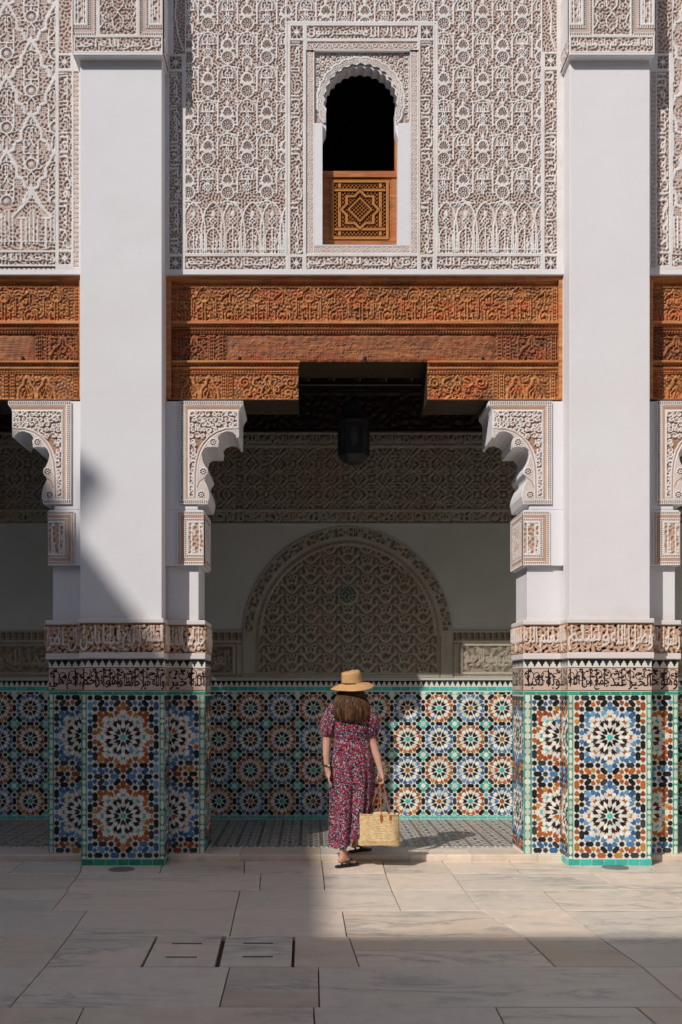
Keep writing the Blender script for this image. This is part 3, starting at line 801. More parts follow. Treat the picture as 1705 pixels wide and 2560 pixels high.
def motif_side(r, cx, cy):
    L = lambda pts, w=4.0, h=1.0, sym=True: [r.poly([(cx + s * x, cy + y) for x, y in pts], w, h) for s in ((-1, 1) if sym else (1,))]
    og = [(0, -131), (4, -120), (11, -110), (17, -98), (25, -84), (25, -62), (36, -56), (43, -48), (45, -36), (52, -33)]
    L(og, 7.5, .92); L([(x + 6, y - 3) for x, y in og], 2.2, .7)
    for i, (a, b) in enumerate(zip(og[:-1], og[1:])):
        n = 3
        for k in range(n):
            t = k / n
            for s in (-1, 1): r.disc(cx + s * (a[0] * (1 - t) + b[0] * t + 8), cy + a[1] * (1 - t) + b[1] * t - 4, .9, h=.2, over=True)
    L([(0, -112), (0, -100)], 4); L([(4, -100), (14, -96), (17, -90)], 3); L([(2.6, -92), (2.6, -62)], 2.6); L([(2.6, -92), (11, -89), (13, -76)], 3)
    L([(18, -58), (18, 0)], 4); L([(0, -60), (5, -48), (16, -40), (17, -32)], 3.2); r.disc(cx, cy - 38, 7, 6, .6); r.disc(cx, cy - 46, 3.5, 7, .62)
    L([(-18, -27), (18, -27)], 4, 1, False); L([(0, -26), (0, -17)], 4, 1, False); L([(4, -22), (14, -22)], 2, .5)
    for s in (-1, 1):
        r.disc(cx + s * 32, cy - 44, 9, 15, .62)
        for k in range(12): r.disc(cx + s * (27 + (k % 3) * 4.5), cy - 53 + (k // 3) * 5.5, 1.1, h=.2, over=True)
        r.spiral(cx + s * 32, cy - 16, 8, 0, 1.2, s, 2.4, .6); r.spiral(cx + s * 30, cy + 14, 7, 90, 1.1, -s, 2.4, .6)
    r.disc(cx, cy, 17.5, h=1.0); r.disc(cx, cy, 12.6, h=.1, over=True)
    for i in range(16): a = i * 22.5; r.seg(cx + 2 * math.cos(R(a)), cy + 2 * math.sin(R(a)), cx + 12.5 * math.cos(R(a)), cy + 12.5 * math.sin(R(a)), 1.7, .85)
    L([(14, 12), (24, 10), (30, 2)], 3); L([(0, 18), (9, 28), (9, 52)], 3.6); r.disc(cx, cy + 38, 5, 12, .62)
    L([(9, 34), (20, 30), (24, 46)], 3)
def vert_band(r, xa, xb, ya, yb, words, seed):
    r.rect(xa, ya, xb, yb, 0); r.lab(7, .62, -.4, box=(xa, ya, xb, yb), seed=seed)
    h = (yb - ya) / len(words)
    for i, t in enumerate(words): r.text(t, xa + 2.5, xb - 2, ya + i * h + 2, ya + (i + 1) * h - 2, 1.0, vert=True)
def hor_band(r, xa, xb, ya, yb, words, seed):
    r.rect(xa, ya, xb, yb, 0); r.lab(7, .62, -.4, box=(xa, ya, xb, yb), seed=seed)
    w = (xb - xa) / len(words)
    for i, t in enumerate(words): r.text(t, xb - (i + 1) * w + 2, xb - i * w - 2, ya + 2.5, yb - 2.5, 1.0)
def wave_band(r, xa, xb, ya, yb):
    r.rect(xa, ya, xb, yb, .5)
    vert = (yb - ya) > (xb - xa); n = int(max(yb - ya, xb - xa) / 12); w = min(yb - ya, xb - xa)
    for i in range(n):
        t = (i + .5) / n; cx = (xa + xb) / 2 if vert else xa + t * (xb - xa); cy = (ya + yb) / 2 if not vert else ya + t * (yb - ya)
        r.spiral(cx, cy, w * .42, i * 90, 1.2, 1, 1.7, .82)
def zigzag(r, xa, ya, xb, yb):
    "drilled lozenge row between two fillets"
    r.rect(xa, ya, xb, yb, 1.0); vert = (yb - ya) > (xb - xa); L = max(yb - ya, xb - xa); n = int(L / 5.2); w = min(yb - ya, xb - xa)
    for i in range(n):
        t = (i + .5) / n
        for o_ in (-.2, .2):
            cx = (xa + xb) / 2 + o_ * w if vert else xa + t * (xb - xa) + (o_ * 2.4); cy = ya + t * (yb - ya) + (o_ * 2.4) if vert else (ya + yb) / 2 + o_ * w
            r.disc(cx, cy, 1.25, h=.02, over=True)

# ================================================================== piers
FA, FB, FU = front(YA), front(YB), front(YU)
def bracket_parts(xb, d, pier, name='arch_bracket'):
    "scalloped corbel; xb the border px in the YU plane, d = +1 opens to the right"
    m = lambda P: [(xb + d * (x - 449), y) for x, y in P]
    prof = m([(449, 1003), (608, 1003), (608, 1013), (601, 1022), (598, 1032), (598, 1094), (592, 1096), (588, 1088), (581, 1082), (568, 1080), (553, 1086), (545, 1095), (548, 1103), (546, 1120), (526, 1119), (516, 1120),
              (509, 1126), (505, 1138), (508, 1153), (513, 1164), (520, 1174), (521, 1184), (514, 1193), (512, 1200), (518, 1213), (523, 1226), (525, 1240), (522, 1253), (520, 1262), (449, 1262)])
    Yf = YU - .012
    W = lambda P, Y: [(PX(x, YU), PZ(y, YU)) for x, y in P]
    b = MB().prism(W(prof, YU), Yf + .012, YR).out(name, M['plaster'], pier)
    f = Fr('F', CXP, CYP, YU / F, (0, Yf, H0)); f.o = np.array((0, Yf, H0), float)
    def rast(x0, y0, x1, y1, res=1.25):
        a, c = sorted((xb + d * (x0 - 449), xb + d * (x1 - 449))); return Ras(a, y0, c, y1, res)
    mx = lambda x: xb + d * (x - 449)
    # front skin: fillets, cove and arch band
    outer = prof
    r = rast(447, 1001, 610, 1264, 1.25); r.H[:] = .72
    Z = lambda x0, y0, x1, y1: zigzag(r, min(mx(x0), mx(x1)), y0, max(mx(x0), mx(x1)), y1)
    Z(451, 1005, 461, 1260); Z(451, 1004, 606, 1013); Z(451, 1251, 520, 1260)
    for k in range(6): r.seg(mx(464 + k), 1016 + k * 1.6, mx(600), 1016 + k * 1.6, 1.6, .62 - .07 * k, True); r.seg(mx(464 + k), 1016 + k * 1.6, mx(464 + k), 1249, 1.4, .7 - .05 * k, True)
    field = [(474, 1029), (595, 1029), (595, 1071), (566, 1072), (542, 1079), (522, 1092), (507, 1109), (496, 1128), (489, 1155), (486, 1183), (485, 1242), (474, 1242)]
    ins = r.inside(m(field)); keep = r.H.copy()
    q = rast(447, 1001, 610, 1264, 1.25); q.lab(10, .15, .0, seed=2)
    rd = random.Random(5)
    spots = [(481 + 13.5 * i + 4 * (j % 2), 1037 + 13 * j) for i in range(9) for j in range(5)] + [(481 + 4 * (j % 2), 1102 + 12 * j) for j in range(12)]
    for x, y in spots:
        x += rd.uniform(-2, 2); y += rd.uniform(-2, 2)
        q.spiral(mx(x), y, rd.uniform(6.5, 9), rd.uniform(0, 360), 1.05, rd.choice((-1, 1)), 3.2, .98); q.disc(mx(x), y, 2.8, h=.98)
        q.disc(mx(x), y, 1.0, h=.1, over=True)
    r.H = np.where(ins, q.H, keep)
    r.poly(m(field), 3.2, 1.0, True)
    oc = m([(598, 1074), (566, 1075), (543, 1083), (524, 1096), (510, 1112), (500, 1131), (493, 1156), (490, 1183), (489, 1246)])
    r.poly(oc, 2.2, .45, False, True)
    r.poly([(x + d * 3, y + 2) for x, y in oc], 2.4, .95)
    for cx, cy in ((534, 1107), (509, 1180), (504, 1238)):
        r.disc(mx(cx), cy, 10, h=1.0)
        for i in range(8): a = 45 * i + 22; r.disc(mx(cx) + 6.3 * math.cos(R(a)), cy + 6.3 * math.sin(R(a)), 2.0, 1.5, .0, True)
        r.disc(mx(cx), cy, 2.2, 1.2, .1, True)
    r.poly(m([(523, 1190), (512, 1196), (500, 1205), (494, 1220)]), 1.6, .4, False, True)
    r.mask = r.inside(outer)
    return r.build('bracket_carving', f, .016, M['kufic'], b, -.010 + .0, True)
def kufic_block(xa, xb_, pier, near, seed=0):
    "framed kufic panel under the bracket; near 'L' or 'R' is the opening side"
    y0, y1 = 1279, 1413; r = Ras(xa, y0, xb_, y1, 1.15)
    def frames(r, xa, xb_, open_hi, open_lo):
        a, b = xa, xb_; r.H[:] = 1.0
        A = lambda k: (a + (k if not open_lo else 0), y0 + k, b - (k if not open_hi else 0), y1 - k)
        def band(k, w, h):
            x0_, ya_, x1_, yb_ = A(k)
            r.rect(x0_, ya_, x1_, ya_ + w, h); r.rect(x0_, yb_ - w, x1_, yb_, h)
            if not open_lo: r.rect(x0_, ya_, x0_ + w, yb_, h)
            if not open_hi: r.rect(x1_ - w, ya_, x1_, yb_, h)
        def zz(k, w):
            x0_, ya_, x1_, yb_ = A(k); zigzag(r, x0_, ya_, x1_, ya_ + w); zigzag(r, x0_, yb_ - w, x1_, yb_)
            if not open_lo: zigzag(r, x0_, ya_, x0_ + w, yb_)
            if not open_hi: zigzag(r, x1_ - w, ya_, x1_, yb_)
        zz(2, 5.5); band(9, 8.5, .55); zz(19, 5.5)
        x0_, ya_, x1_, yb_ = A(11)
        for k in range(60):
            yy = y0 + 9 + k * 2.1
            if yy < y1 - 9:
                if not open_lo: r.seg(x0_ - 2, yy + 3, x0_ + 6, yy, .9, .3, True)
                if not open_hi: r.seg(x1_ - 6, yy, x1_ + 2, yy + 3, .9, .3, True)
        x0_, ya_, x1_, yb_ = A(28); r.rect(x0_, ya_, x1_, yb_, .05); r.lab(10, .6, -.5, box=(x0_, ya_, x1_, yb_), seed=seed)
        n = max(2, int((x1_ - x0_) / 13)); rd = random.Random(seed + int(xa))
        for i in range(n):
            x = x0_ + (i + .5) * (x1_ - x0_) / n; r.seg(x, ya_, x, yb_, 3.4); yk = rd.uniform(ya_ + 12, yb_ - 26)
            r.poly([(x, yk), (x + 6, yk), (x + 6, yk + 9)], 3.2); r.poly([(x, yb_ - 14), (x + 6, yb_ - 14), (x + 6, yb_ - 4), (x, yb_ - 4)], 3.2); r.disc(x + 4, ya_ + 6, 3.2, h=1)
        r.poly([(x0_, ya_), (x1_, ya_), (x1_, yb_), (x0_, yb_)], 2.2, 1, True)
    frames(r, xa, xb_, near == 'R', near == 'L')
    f = Fr('F', CXP, CYP, YU / F, (0, YU - .001, H0))
    r.build('kufic_panel', f, .010, M['kufic'], pier)
    sc = YU / F; D = (YR - YU) / sc
    r2 = Ras(0, y0, D, y1, 1.8); frames(r2, 0, D, False, False)
    if near == 'R': f2 = sideR(PX(xb_, YU) + .001, YU, sc)
    else: f2 = sideL(PX(xa, YU) - .001, YR, sc)
    r2.build('kufic_panel', f2, .010, M['kufic'], pier)
def capital(xa, xb_, pier, words):
    "carved capital over the pilaster (plane YC)"
    fc = front(YC); r = Ras(xa, -40, xb_, 134, 1.25); w = xb_ - xa; r.H[:] = 1
    r.rect(xa + 5, 97, xb_ - 4, 130, 0); hor_band(r, xa + 5, xb_ - 4, 98, 129, words, int(xa))
    cx = (xa + xb_) / 2; r.rect(cx - 45, -40, cx + 45, 88, 0); r.lab(7, .6, .2, box=(cx - 45, -40, cx + 45, 88), seed=4)
    for y in (-20, 30, 80):
        for s in (-1, 1):
            r.poly([(cx, y), (cx + s * 12, y - 12), (cx + s * 14, y - 30), (cx, y - 46)], 3.4); r.poly([(cx + s * 44, y - 8), (cx + s * 34, y - 24), (cx + s * 42, y - 44)], 3.4)
            r.spiral(cx + s * 26, y - 12, 9, 0, 1.2, s, 2.4, .95); r.spiral(cx + s * 28, y - 36, 8, 180, 1.2, -s, 2.4, .95)
    r.poly([(cx - 47, -40), (cx - 47, 90), (cx + 47, 90), (cx + 47, -40)], 4, 1)
    for s in (-1, 1):
        e = xa if s < 0 else xb_
        X = lambda k: e - s * k
        def rc(k0, k1, ya, yb, h): r.rect(min(X(k0), X(k1)), ya, max(X(k0), X(k1)), yb, h)
        rc(0, 56, -40, 90, 1)
        def zz(k0, k1, ya, yb): zigzag(r, min(X(k0), X(k1)), ya, max(X(k0), X(k1)), yb)
        zz(52, 57, -40, 92); zz(0, 57, 86, 92); rc(41, 51, -40, 84, .55); rc(0, 51, 73, 84, .55); zz(35, 40, -40, 72); zz(0, 40, 66, 72)
        for k in range(40): r.seg(X(41), -38 + k * 3, X(51), -36 + k * 3, .9, .3, True)
        for k in range(20): r.seg(X(k * 2.4), 73, X(k * 2.4 + 1.5), 84, .9, .3, True)
        rc(6, 30, -40, 60, .05); r.lab(10, .6, -.4, box=(min(X(6), X(30)), -40, max(X(6), X(30)), 60), seed=8)
        for k in (11, 25): r.seg(X(k), -40, X(k), 60, 3.2)
        r.poly([(X(11), 20), (X(20), 20), (X(20), 44), (X(25), 44)], 3); r.poly([(X(30), -40), (X(30), 62), (X(0), 62)], 3)
    r.build('capital_carving', fc, .016, M['stucco'], pier, .0)
    ya, yb = YC, YB - .03; m = MB()
    z = lambda y: PZ(y, YC)
    m.box(PX(xa, YC), PX(xb_, YC), YC + .001, yb, z(134), z(-200))
    m.box(PX(xa - 1, YC), PX(xb_ + 1, YC), YC - .017, yb, z(141), z(133.8))
    m.out('capital', M['plaster'], pier)
    # carved side faces
    sc = YC / F
    for side in ('R', 'L'):
        D = (yb - YC) / sc; q = Ras(0, -40, D, 134, 1.8); q.H[:] = 1
        for k in range(5): q.seg(6 + k * 9, -40, 6 + k * 9, 90, 3, .3 if k % 2 else .6, True)
        q.lab(7, .5, 0, box=(0, 97, D, 130)); q.rect(0, 97, D, 130, .2); q.lab(7, .8, -.2, box=(0, 97, D, 130))
        q.build('capital_carving', sideR(PX(xb_, YC), YC, sc) if side == 'R' else sideL(PX(xa, YC), yb, sc), .012, M['stucco'], pier)
def pier(label, P):
    """P: px edges. m=(x0,x1) main plinth, mb band, mc cap, ms shaft (plane YA); b, bb, bs the wider section (plane YB); u (plane YU)"""
    root = thing('carved_pier', ((PX(P['m'][0], YA) + PX(P['m'][1], YA)) / 2, YB, 0), label, 'pier', 'tiled piers of the gallery')
    own = root.name
    xa = lambda k: tuple(PX(v, YA) for v in P[k]); xb = lambda k: tuple(PX(v, YB) for v in P[k])
    def sect(name, m, yt, ybm, mk, bk, e, mt, ybot_abs=None):
        zt, zb = PZ(yt, YA), (PZ(ybm, YA) if ybot_abs is None else ybot_abs)
        a, b = xa(mk); c, d = xb(bk)
        q = MB(); q.box(a, b, YA - e, YB - e, zb, zt); q.box(c, d, YB - e, YR + e, zb, zt)
        return q.out(name, M[mt], root)
    # plinth core (tile bed)
    plinth = sect('tiled_plinth', None, 1647, 0, 'm', 'b', 0, 'grout_pale', 0.0)
    sect('ledge', None, 1631, 1646.5, 'mb', 'bb', .022, 'plaster')
    sect('inscription_core', None, 1558, 1630.8, 'mb', 'bb', .0, 'stucco_tan')
    sect('cap_ledge', None, 1546, 1557.8, 'mc', 'bb', .026, 'plaster')
    # shafts
    zt = PZ(140, YC); z0 = PZ(1545.8, YA)
    q = MB(); a, b = xa('ms'); q.box(a, b, YA, YU - .001, z0, zt); q.out('pilaster_shaft', M['plaster'], root)
    q = MB(); c, d = xb('bs'); zu = PZ(1415, YU); q.box(c, d, YB, YR, z0, zu); q.out('pier_shaft', M['plaster'], root)
    u0, u1 = (PX(v, YU) for v in P['u']); q = MB(); q.box(u0, u1, YU, YR + .001, zu + .0005, PZ(1275, YU))
    q.box(u0 + .05, u1 - .05, YU + .001, YR, PZ(1275, YU), PZ(1003, YU)); q.box(xa('ms')[0] - .001, xa('ms')[1] + .001, YU + .0, YR, PZ(1003, YU), 8.0); q.out('upper_pier', M['plaster'], root)
    # splayed footing under the block
    kufic_block(P['u'][0], P['u'][0] + 66, root, 'L', 3); kufic_block(P['u'][1] - 66, P['u'][1], root, 'R', 5)
    bracket_parts(P['br'][0], -1, root); bracket_parts(P['br'][1], 1, root)
    capital(P['cap'][0], P['cap'][1], root, P['capw'])
    # inscriptions
    t = P['t']
    tan_band(FA, P['mb'][0] + 1, P['mb'][1] - 1, 1560, 1630, t[1], root, 1, .0)
    yB = lambda y: CYP + (y - CYP) * YA / YB
    mL, mR = CXP + (P['mb'][0] - CXP) * YA / YB, CXP + (P['mb'][1] - CXP) * YA / YB
    tan_band(FB, P['bb'][0], mL, yB(1560), yB(1630), t[2], root, 2); tan_band(FB, mR, P['bb'][1], yB(1560), yB(1630), t[0], root, 3)
    scB = YB / F; D = (YR - YB) / scB
    tan_band(sideR(PX(P['bb'][1], YB), YB, scB), 0, D, yB(1560), yB(1630), t[0], root, 4); tan_band(sideL(PX(P['bb'][0], YB), YR, scB), 0, D, yB(1560), yB(1630), t[2], root, 5)
    scA = YA / F; DA = (YB - YA) / scA
    tan_band(sideR(PX(P['mb'][1], YA), YA, scA), 0, DA, 1560, 1630, t[0], root, 6); tan_band(sideL(PX(P['mb'][0], YA), YB, scA), 0, DA, 1560, 1630, t[2], root, 7)
    k = P['k']
    inL, inR = CXP + (P['m'][0] - CXP) * YA / YB, CXP + (P['m'][1] - CXP) * YA / YB
    S = Stuff(); S2 = Stuff()
    m0, m1 = P['m']; b0, b1 = P['b']; ro, bo, sro, sbo = P['c']
    faces = [(FA, m0, m1, 1.0, k[1]), (FB, b0, inL, YA / YB, k[2]), (FB, inR, b1, YA / YB, k[0]),
             (sideR(PX(b1, YB), YB, scB), 0, D, YA / YB, k[0]), (sideL(PX(b0, YB), YR, scB), 0, D, YA / YB, k[2]),
             (sideR(PX(m1, YA), YA, scA), 0, DA, 1.0, k[0]), (sideL(PX(m0, YA), YB, scA), 0, DA, 1.0, k[2])]
    for i, (fr, x0, x1, kk, w) in enumerate(faces):
        y = lambda v: CYP + (v - CYP) * kk
        ink_band(fr, x0, x1, y(1668), y(1727), w, root, i)
        if i < 3: S2.add(merlons(fr, x0, x1, y(1648), y(1666), plinth, own))
        else: S2.add(merlons(fr, x0, x1, y(1648), y(1666), plinth, own + 'x'))
        S2.add(rects(fr, x0, x1, y(1729), y(1737), plinth, own, 27))
        yb = y(2149) if i in (0, 5, 6) else CYP + (H0 + .0) * F / YB - 12
        ye = (H0 * F / (fr.s * F) + CYP) if False else CYP + H0 / fr.s
        S2.add(rects(fr, x0, x1, ye - 16, ye - 1, plinth, own, 29, P['gb']))
        yb = ye - 17
        w_ = x1 - x0
        if i == 0:
            for q in chain(fr, x0, x0 + 13, y(1738), yb, plinth, own): S2.add(q)
            for q in chain(fr, x1 - 13, x1, y(1738), yb, plinth, own): S2.add(q)
            S.add(big_panel(fr, x0 + 14, x1 - 14, y(1739), yb - 1, (x0 + x1) / 2 + P.get('dx', 0), (1843, 2039.8), 1.0, ro, bo, plinth, own))
        elif i == 1:
            for q in chain(fr, x0, x0 + P['sw'][0], y(1738), yb, plinth, own): S2.add(q)
            S.add(big_panel(fr, x0 + P['sw'][0] + 1, x1, y(1739), yb - 1, x0 + P['sw'][0] + 75, (y(1843), y(2039.8)), kk * 1.0, sro, sbo, plinth, own))
        elif i == 2:
            for q in chain(fr, x1 - P['sw'][1], x1, y(1738), yb, plinth, own): S2.add(q)
            S.add(big_panel(fr, x0, x1 - P['sw'][1] - 1, y(1739), yb - 1, x1 - P['sw'][1] - 75, (y(1843), y(2039.8)), kk * 1.0, sro, sbo, plinth, own))
        elif i in (3, 4):
            S.add(big_panel(fr, 2, x1 - 2, y(1739), yb - 1, x1 / 2, (y(1843), y(2039.8)), kk * .97, ro, bo, plinth, own))
        else:
            S.add(big_panel(fr, 1, x1 - 1, y(1739), yb - 1, 0 if i == 5 else x1, (1843, 2039.8), 1.0, sro, sbo, plinth, own))
    for ch in root.children:
        if ch.name.split('.')[0] in ('pilaster_shaft', 'pier_shaft', 'upper_pier', 'ledge', 'cap_ledge', 'capital', 'arch_bracket'):
            bv = ch.modifiers.new('edge', 'BEVEL'); bv.width = .007; bv.segments = 3; bv.limit_method = 'ANGLE'; bv.angle_limit = R(40)
    o = S.out('zellige_tiles', plinth); o = S2.out('border_tiles', plinth)
    return root
pier('left pier in shade, its tiled foot dark green and brown under a tan inscription', dict(
    m=(204, 412), mb=(198, 411), mc=(197, 410), ms=(200, 405), b=(122, 513), bb=(115, 514), bs=(132, 497), u=(121, 509), br=(180, 449), cap=(185, 407), dx=0, sw=(13, 15),
    capw=['قل هو الله احد'], t=[['خير من الف'], ['الملئكة والروح', 'فيها باذن'], ['كل امر']], k=[['الله خير'], ['والله خير حافظا', 'وهو ارحم'], ['سلام هي']],
    c=('o', 'b', 'b', 'o'), gb='G'))
pier('right pier in full sun, its tiled foot bright blue and orange stars', dict(
    m=(1420, 1629), mb=(1417, 1634), mc=(1417, 1634), ms=(1424, 1625), b=(1309, 1695), bb=(1307, 1701), bs=(1318, 1688), u=(1309, 1698), br=(1380, 1640), cap=(1423, 1635), dx=0, sw=(20, 13),
    capw=['الله الصمد لم يلد ولم يولد'], t=[['رسول الله'], ['صلى الله على', 'سيدنا محمد'] if False else ['وصل الله', 'وسلم'], ['بسم الله']], k=[['وهو خير'], ['الخير عند', 'جمع من الله'], ['وبه نعبد']],
    c=('b', 'o', 'o', 'b'), gb='t'))

# ================================================================== gallery back wall
FK = front(YK)
bw = thing('gallery_back_wall', (1.0, YK, 0), 'back wall of the gallery with mosaic dado and carved blind arch', 'wall')
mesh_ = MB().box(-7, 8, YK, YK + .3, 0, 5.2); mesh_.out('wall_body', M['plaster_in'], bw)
zt, z0_ = PZ(1717, YK), ZF
MB().box(-7, 8, YK - .004, YK - .0005, ZF - .004, PZ(1700, YK)).out('tile_bed', M['grout_pale'], bw)
fk = front(YK - .004)
S, S2 = Stuff(), Stuff()
P = []
for j in range(4):
    for i in range(-13, 19):
        cx, cy = 547.4 + 78.62 * i, 1770.3 + 77.6 * j
        for q, c in cell_small(cx, cy, 77.8, (i + j) % 2 == 0):
            q = clip(q, -440, 1730.5, 1960, 2039)
            if q: P.append((q, c))
        if j == 0:
            for q, c in cell_small(cx, cy - 77.6, 77.8, (i + j + 1) % 2 == 0):
                q = clip(q, -440, 1730.5, 1960, 1731.5 + 5)
                if q: P.append((q, c))
vis = lambda q: (1 if 880 < q[0][0] < 1280 else .25) if (0 < q[0][0] < 120 or 530 < q[0][0] < 1280) and c != 'w' else .01
S.add(tiles(P, fk, bw, 'bw', .003, 300, lambda q: 1.0 if 985 < q[0][0] < 1275 else .02))
S2.add(merlons(fk, 500, 1960, 1701.5, 1716, bw, 'bw', 13.1)); S2.add(merlons(fk, -440, 499, 1701.5, 1716, bw, 'bwx', 13.1))
S2.add(rects(fk, 500, 1960, 1717, 1726.5, bw, 'bw', 24, 't')); S2.add(rects(fk, 500, 1960, 2040.5, 2046.5, bw, 'bw', 24, 't'))
S2.add(rects(fk, -440, 499, 1717, 1726.5, bw, 'bw', 24, 't')); S2.add(rects(fk, -440, 499, 2040.5, 2046.5, bw, 'bw', 24, 't'))
S.out('zellige_tiles', bw); S2.out('border_tiles', bw)
m = MB(); m.box(-7, 8, YK - .018, YK, PZ(1700, YK), PZ(1695, YK)); m.box(-7, 8, YK - .02, YK, PZ(1314, YK), PZ(1309, YK)); m.out('moulding', M['plaster_in'], bw)

def frieze(x0, x1, seed):
    r = Ras(x0, 1083, x1, 1309, 1.9); r.H[:] = 1.0
    for ya, yb, pitch in ((1087, 1111, 38), (1281, 1306, 47)):
        r.rect(x0, ya, x1, yb, 0); r.lab(7, .6, -.1, box=(x0, ya, x1, yb), seed=seed)
        n = int((x1 - x0) / pitch)
        for i in range(n): r.text('الملك' if i % 2 else 'لله', x0 + i * pitch + 3, x0 + (i + 1) * pitch - 5, ya + 3, yb - 3, .95); r.seg(x0 + i * pitch, ya, x0 + i * pitch, yb, 3)
    ya, yb = 1118, 1274; r.rect(x0, ya, x1, yb, .05); r.lab(7, .5, .1, box=(x0, ya, x1, yb), seed=seed + 3)
    X0 = 500 + 63 / 1.96
    for i in range(-15, 24):
        cx = X0 + 66 * i
        for j, cy in enumerate((1120, 1160, 1196, 1236, 1273)):
            k = (i + j) % 2
            if cx < x0 - 40 or cx > x1 + 40: continue
            for a in range(8):
                r.seg(cx, cy, cx + 9 * math.cos(R(a * 45)), cy + 9 * math.sin(R(a * 45)), 1.8, .9)
            r.disc(cx, cy, 3, h=.9)
            for sx in (-1, 1):
                for sy in (-1, 1):
                    r.seg(cx + sx * 11, cy + sy * 4, cx + sx * 30, cy + sy * 20, 4.2, .95); r.seg(cx + sx * 4, cy + sy * 12, cx + sx * 22, cy + sy * 28, 3.2, .8)
            r.poly([(cx - 12, cy - 12), (cx + 12, cy - 12), (cx + 12, cy + 12), (cx - 12, cy + 12)], 2.6, .85, True)
            q = cx + 33; r.poly([(q, cy - 14), (q + 9, cy), (q, cy + 14), (q - 9, cy)], 3.4, .95, True); r.poly([(q, cy - 5), (q + 3, cy), (q, cy + 5), (q - 3, cy)], 2.2, .8, True)
    for y in (1140, 1178, 1216, 1254): r.seg(x0, y, x1, y, 2.6, .8)
    for i in range(-30, 46):
        cx = X0 + 33 * i + 16.5; r.seg(cx, ya, cx, yb, 2.2, .7)
    for y in (ya, yb): r.seg(x0, y, x1, y, 4, 1)
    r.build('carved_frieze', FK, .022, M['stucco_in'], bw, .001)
frieze(380, 1960, 1); frieze(-440, 379, 2)
CXA, YSP, EC, RC = 869, 1590, 12, 275
def sd_arch(X, Y):
    d = np.hypot(np.abs(X - CXA) + EC, np.minimum(Y - YSP, 0)) - RC
    return np.where(Y > YSP, np.abs(X - CXA) - (RC - EC), d)
r = Ras(600, 1309, 1140, 1694, 1.7); X, Y = np.meshgrid(r.X, r.Y); sd = sd_arch(X, Y)
r.lab(10, .18, .0, seed=3)
def palm(cx, cy, k=1.0, hh=1.0):
    for s in (-1, 1):
        r.ring(cx + s * 9 * k, cy, 4.8 * k, 3.2 * k, hh); r.disc(cx + s * 9 * k, cy, 3.0 * k, h=.0, over=True)
        r.poly([(cx + s * 12 * k, cy + 4), (cx + s * 10 * k, cy + 12), (cx + s * 6 * k, cy + 16)], 4.4 * k, hh); r.disc(cx + s * 11 * k, cy + 18, 5, 3.6, .8 * hh)
        r.disc(cx + s * 11 * k, cy + 18, 2, 1.2, .3, True)
        r.poly([(cx + 47 + s * 24, cy - 5), (cx + 47 + s * 17, cy - 2), (cx + 47 + s * 10, cy + 8), (cx + 47 + s * 3, cy + 14)], 6.5 * k, .85 * hh)
        r.poly([(cx + 47 + s * 24, cy - 5), (cx + 47 + s * 34, cy - 7)], 3, .8 * hh)
        r.poly([(cx + 47 + s * 19, cy + 12), (cx + 47 + s * 23, cy + 16), (cx + 47 + s * 26, cy + 11)], 3.6, .8)
    r.disc(cx + 47 + 23, cy + 8, 2.4, h=.85); r.disc(cx + 47 - 23, cy + 8, 2.4, h=.85)
    r.poly([(cx, cy - 6), (cx, cy + 12)], 3, .8 * hh); r.disc(cx, cy + 14, 6, 2.6, .85); r.disc(cx + 47, cy + 8, 2.6, 4.5, .85)
for j in range(-1, 16):
    for i in range(-4, 5):
        palm(CXA + 1 + 94 * i + (47 if j % 2 else 0), 1320 + 24.6 * j)
fieldH = np.clip(r.H, 0, 1).copy(); r.H[:] = 1.0
r.H = np.where((sd < -46) | ((sd < -38) & (Y > 1590)), fieldH * .9, r.H)
scal = -43 + 3.2 * np.abs(np.sin(np.arctan2(Y - YSP, X - CXA) * 44))
r.H = np.where((sd < -34) & (sd > scal), .55, r.H); r.H = np.where((sd < scal) & (sd > -48) & (Y < 1590), 1.05, r.H)
r.H = np.where((sd < -29) & (sd > -34), .8, r.H)
band = (sd < -4) & (sd > -24) & (Y < 1578)
ang = np.arctan2(YSP - Y, X - CXA); t = ang * RC / 13.0; fr_ = t - np.floor(t); idx = np.floor(t).astype(int)
rad = (sd + 24) / 20
blk = np.ones_like(sd) * .1
h1 = (fr_ < .28); h2 = (idx % 3 == 0) & (rad < .3); h3 = (idx % 4 == 1) & (rad > .62); h4 = (idx % 2 == 0) & (np.abs(rad - .5) < .13); h5 = (fr_ > .5) & (fr_ < .72) & (idx % 3 != 2) & (rad > .25)
blk = np.where(h1 | h2 | h3 | h4 | h5, .95, blk); r.H = np.where(band, blk, r.H)
r.H = np.where((Y > 1578) & (sd > -30), 1.0, r.H)
r.H = np.where((Y > 1681), .95, r.H); r.H = np.where((Y > 1685) & (Y < 1687), .4, r.H)
r.H = np.where((Y > 1590) & (sd > -33) & (sd < -31), .4, r.H)
r.disc(870, 1487, 25, h=.95, over=True)
r.mask = (sd < 0)
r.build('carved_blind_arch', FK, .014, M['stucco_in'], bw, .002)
q = Ras(844, 1461, 896, 1513, 1.6); q.lab(5, 1.0, .0); Xq, Yq = np.meshgrid(q.X, q.Y); q.mask = np.hypot(Xq - 870, Yq - 1487) < 22
M['green_stucco'] = m_relief('green_painted_stucco', [(.0, (.06, .09, .06)), (.5, (.14, .19, .13)), (1, (.26, .31, .24))])
q.build('arch_medallion', FK, .008, M['green_stucco'], bw, .022)
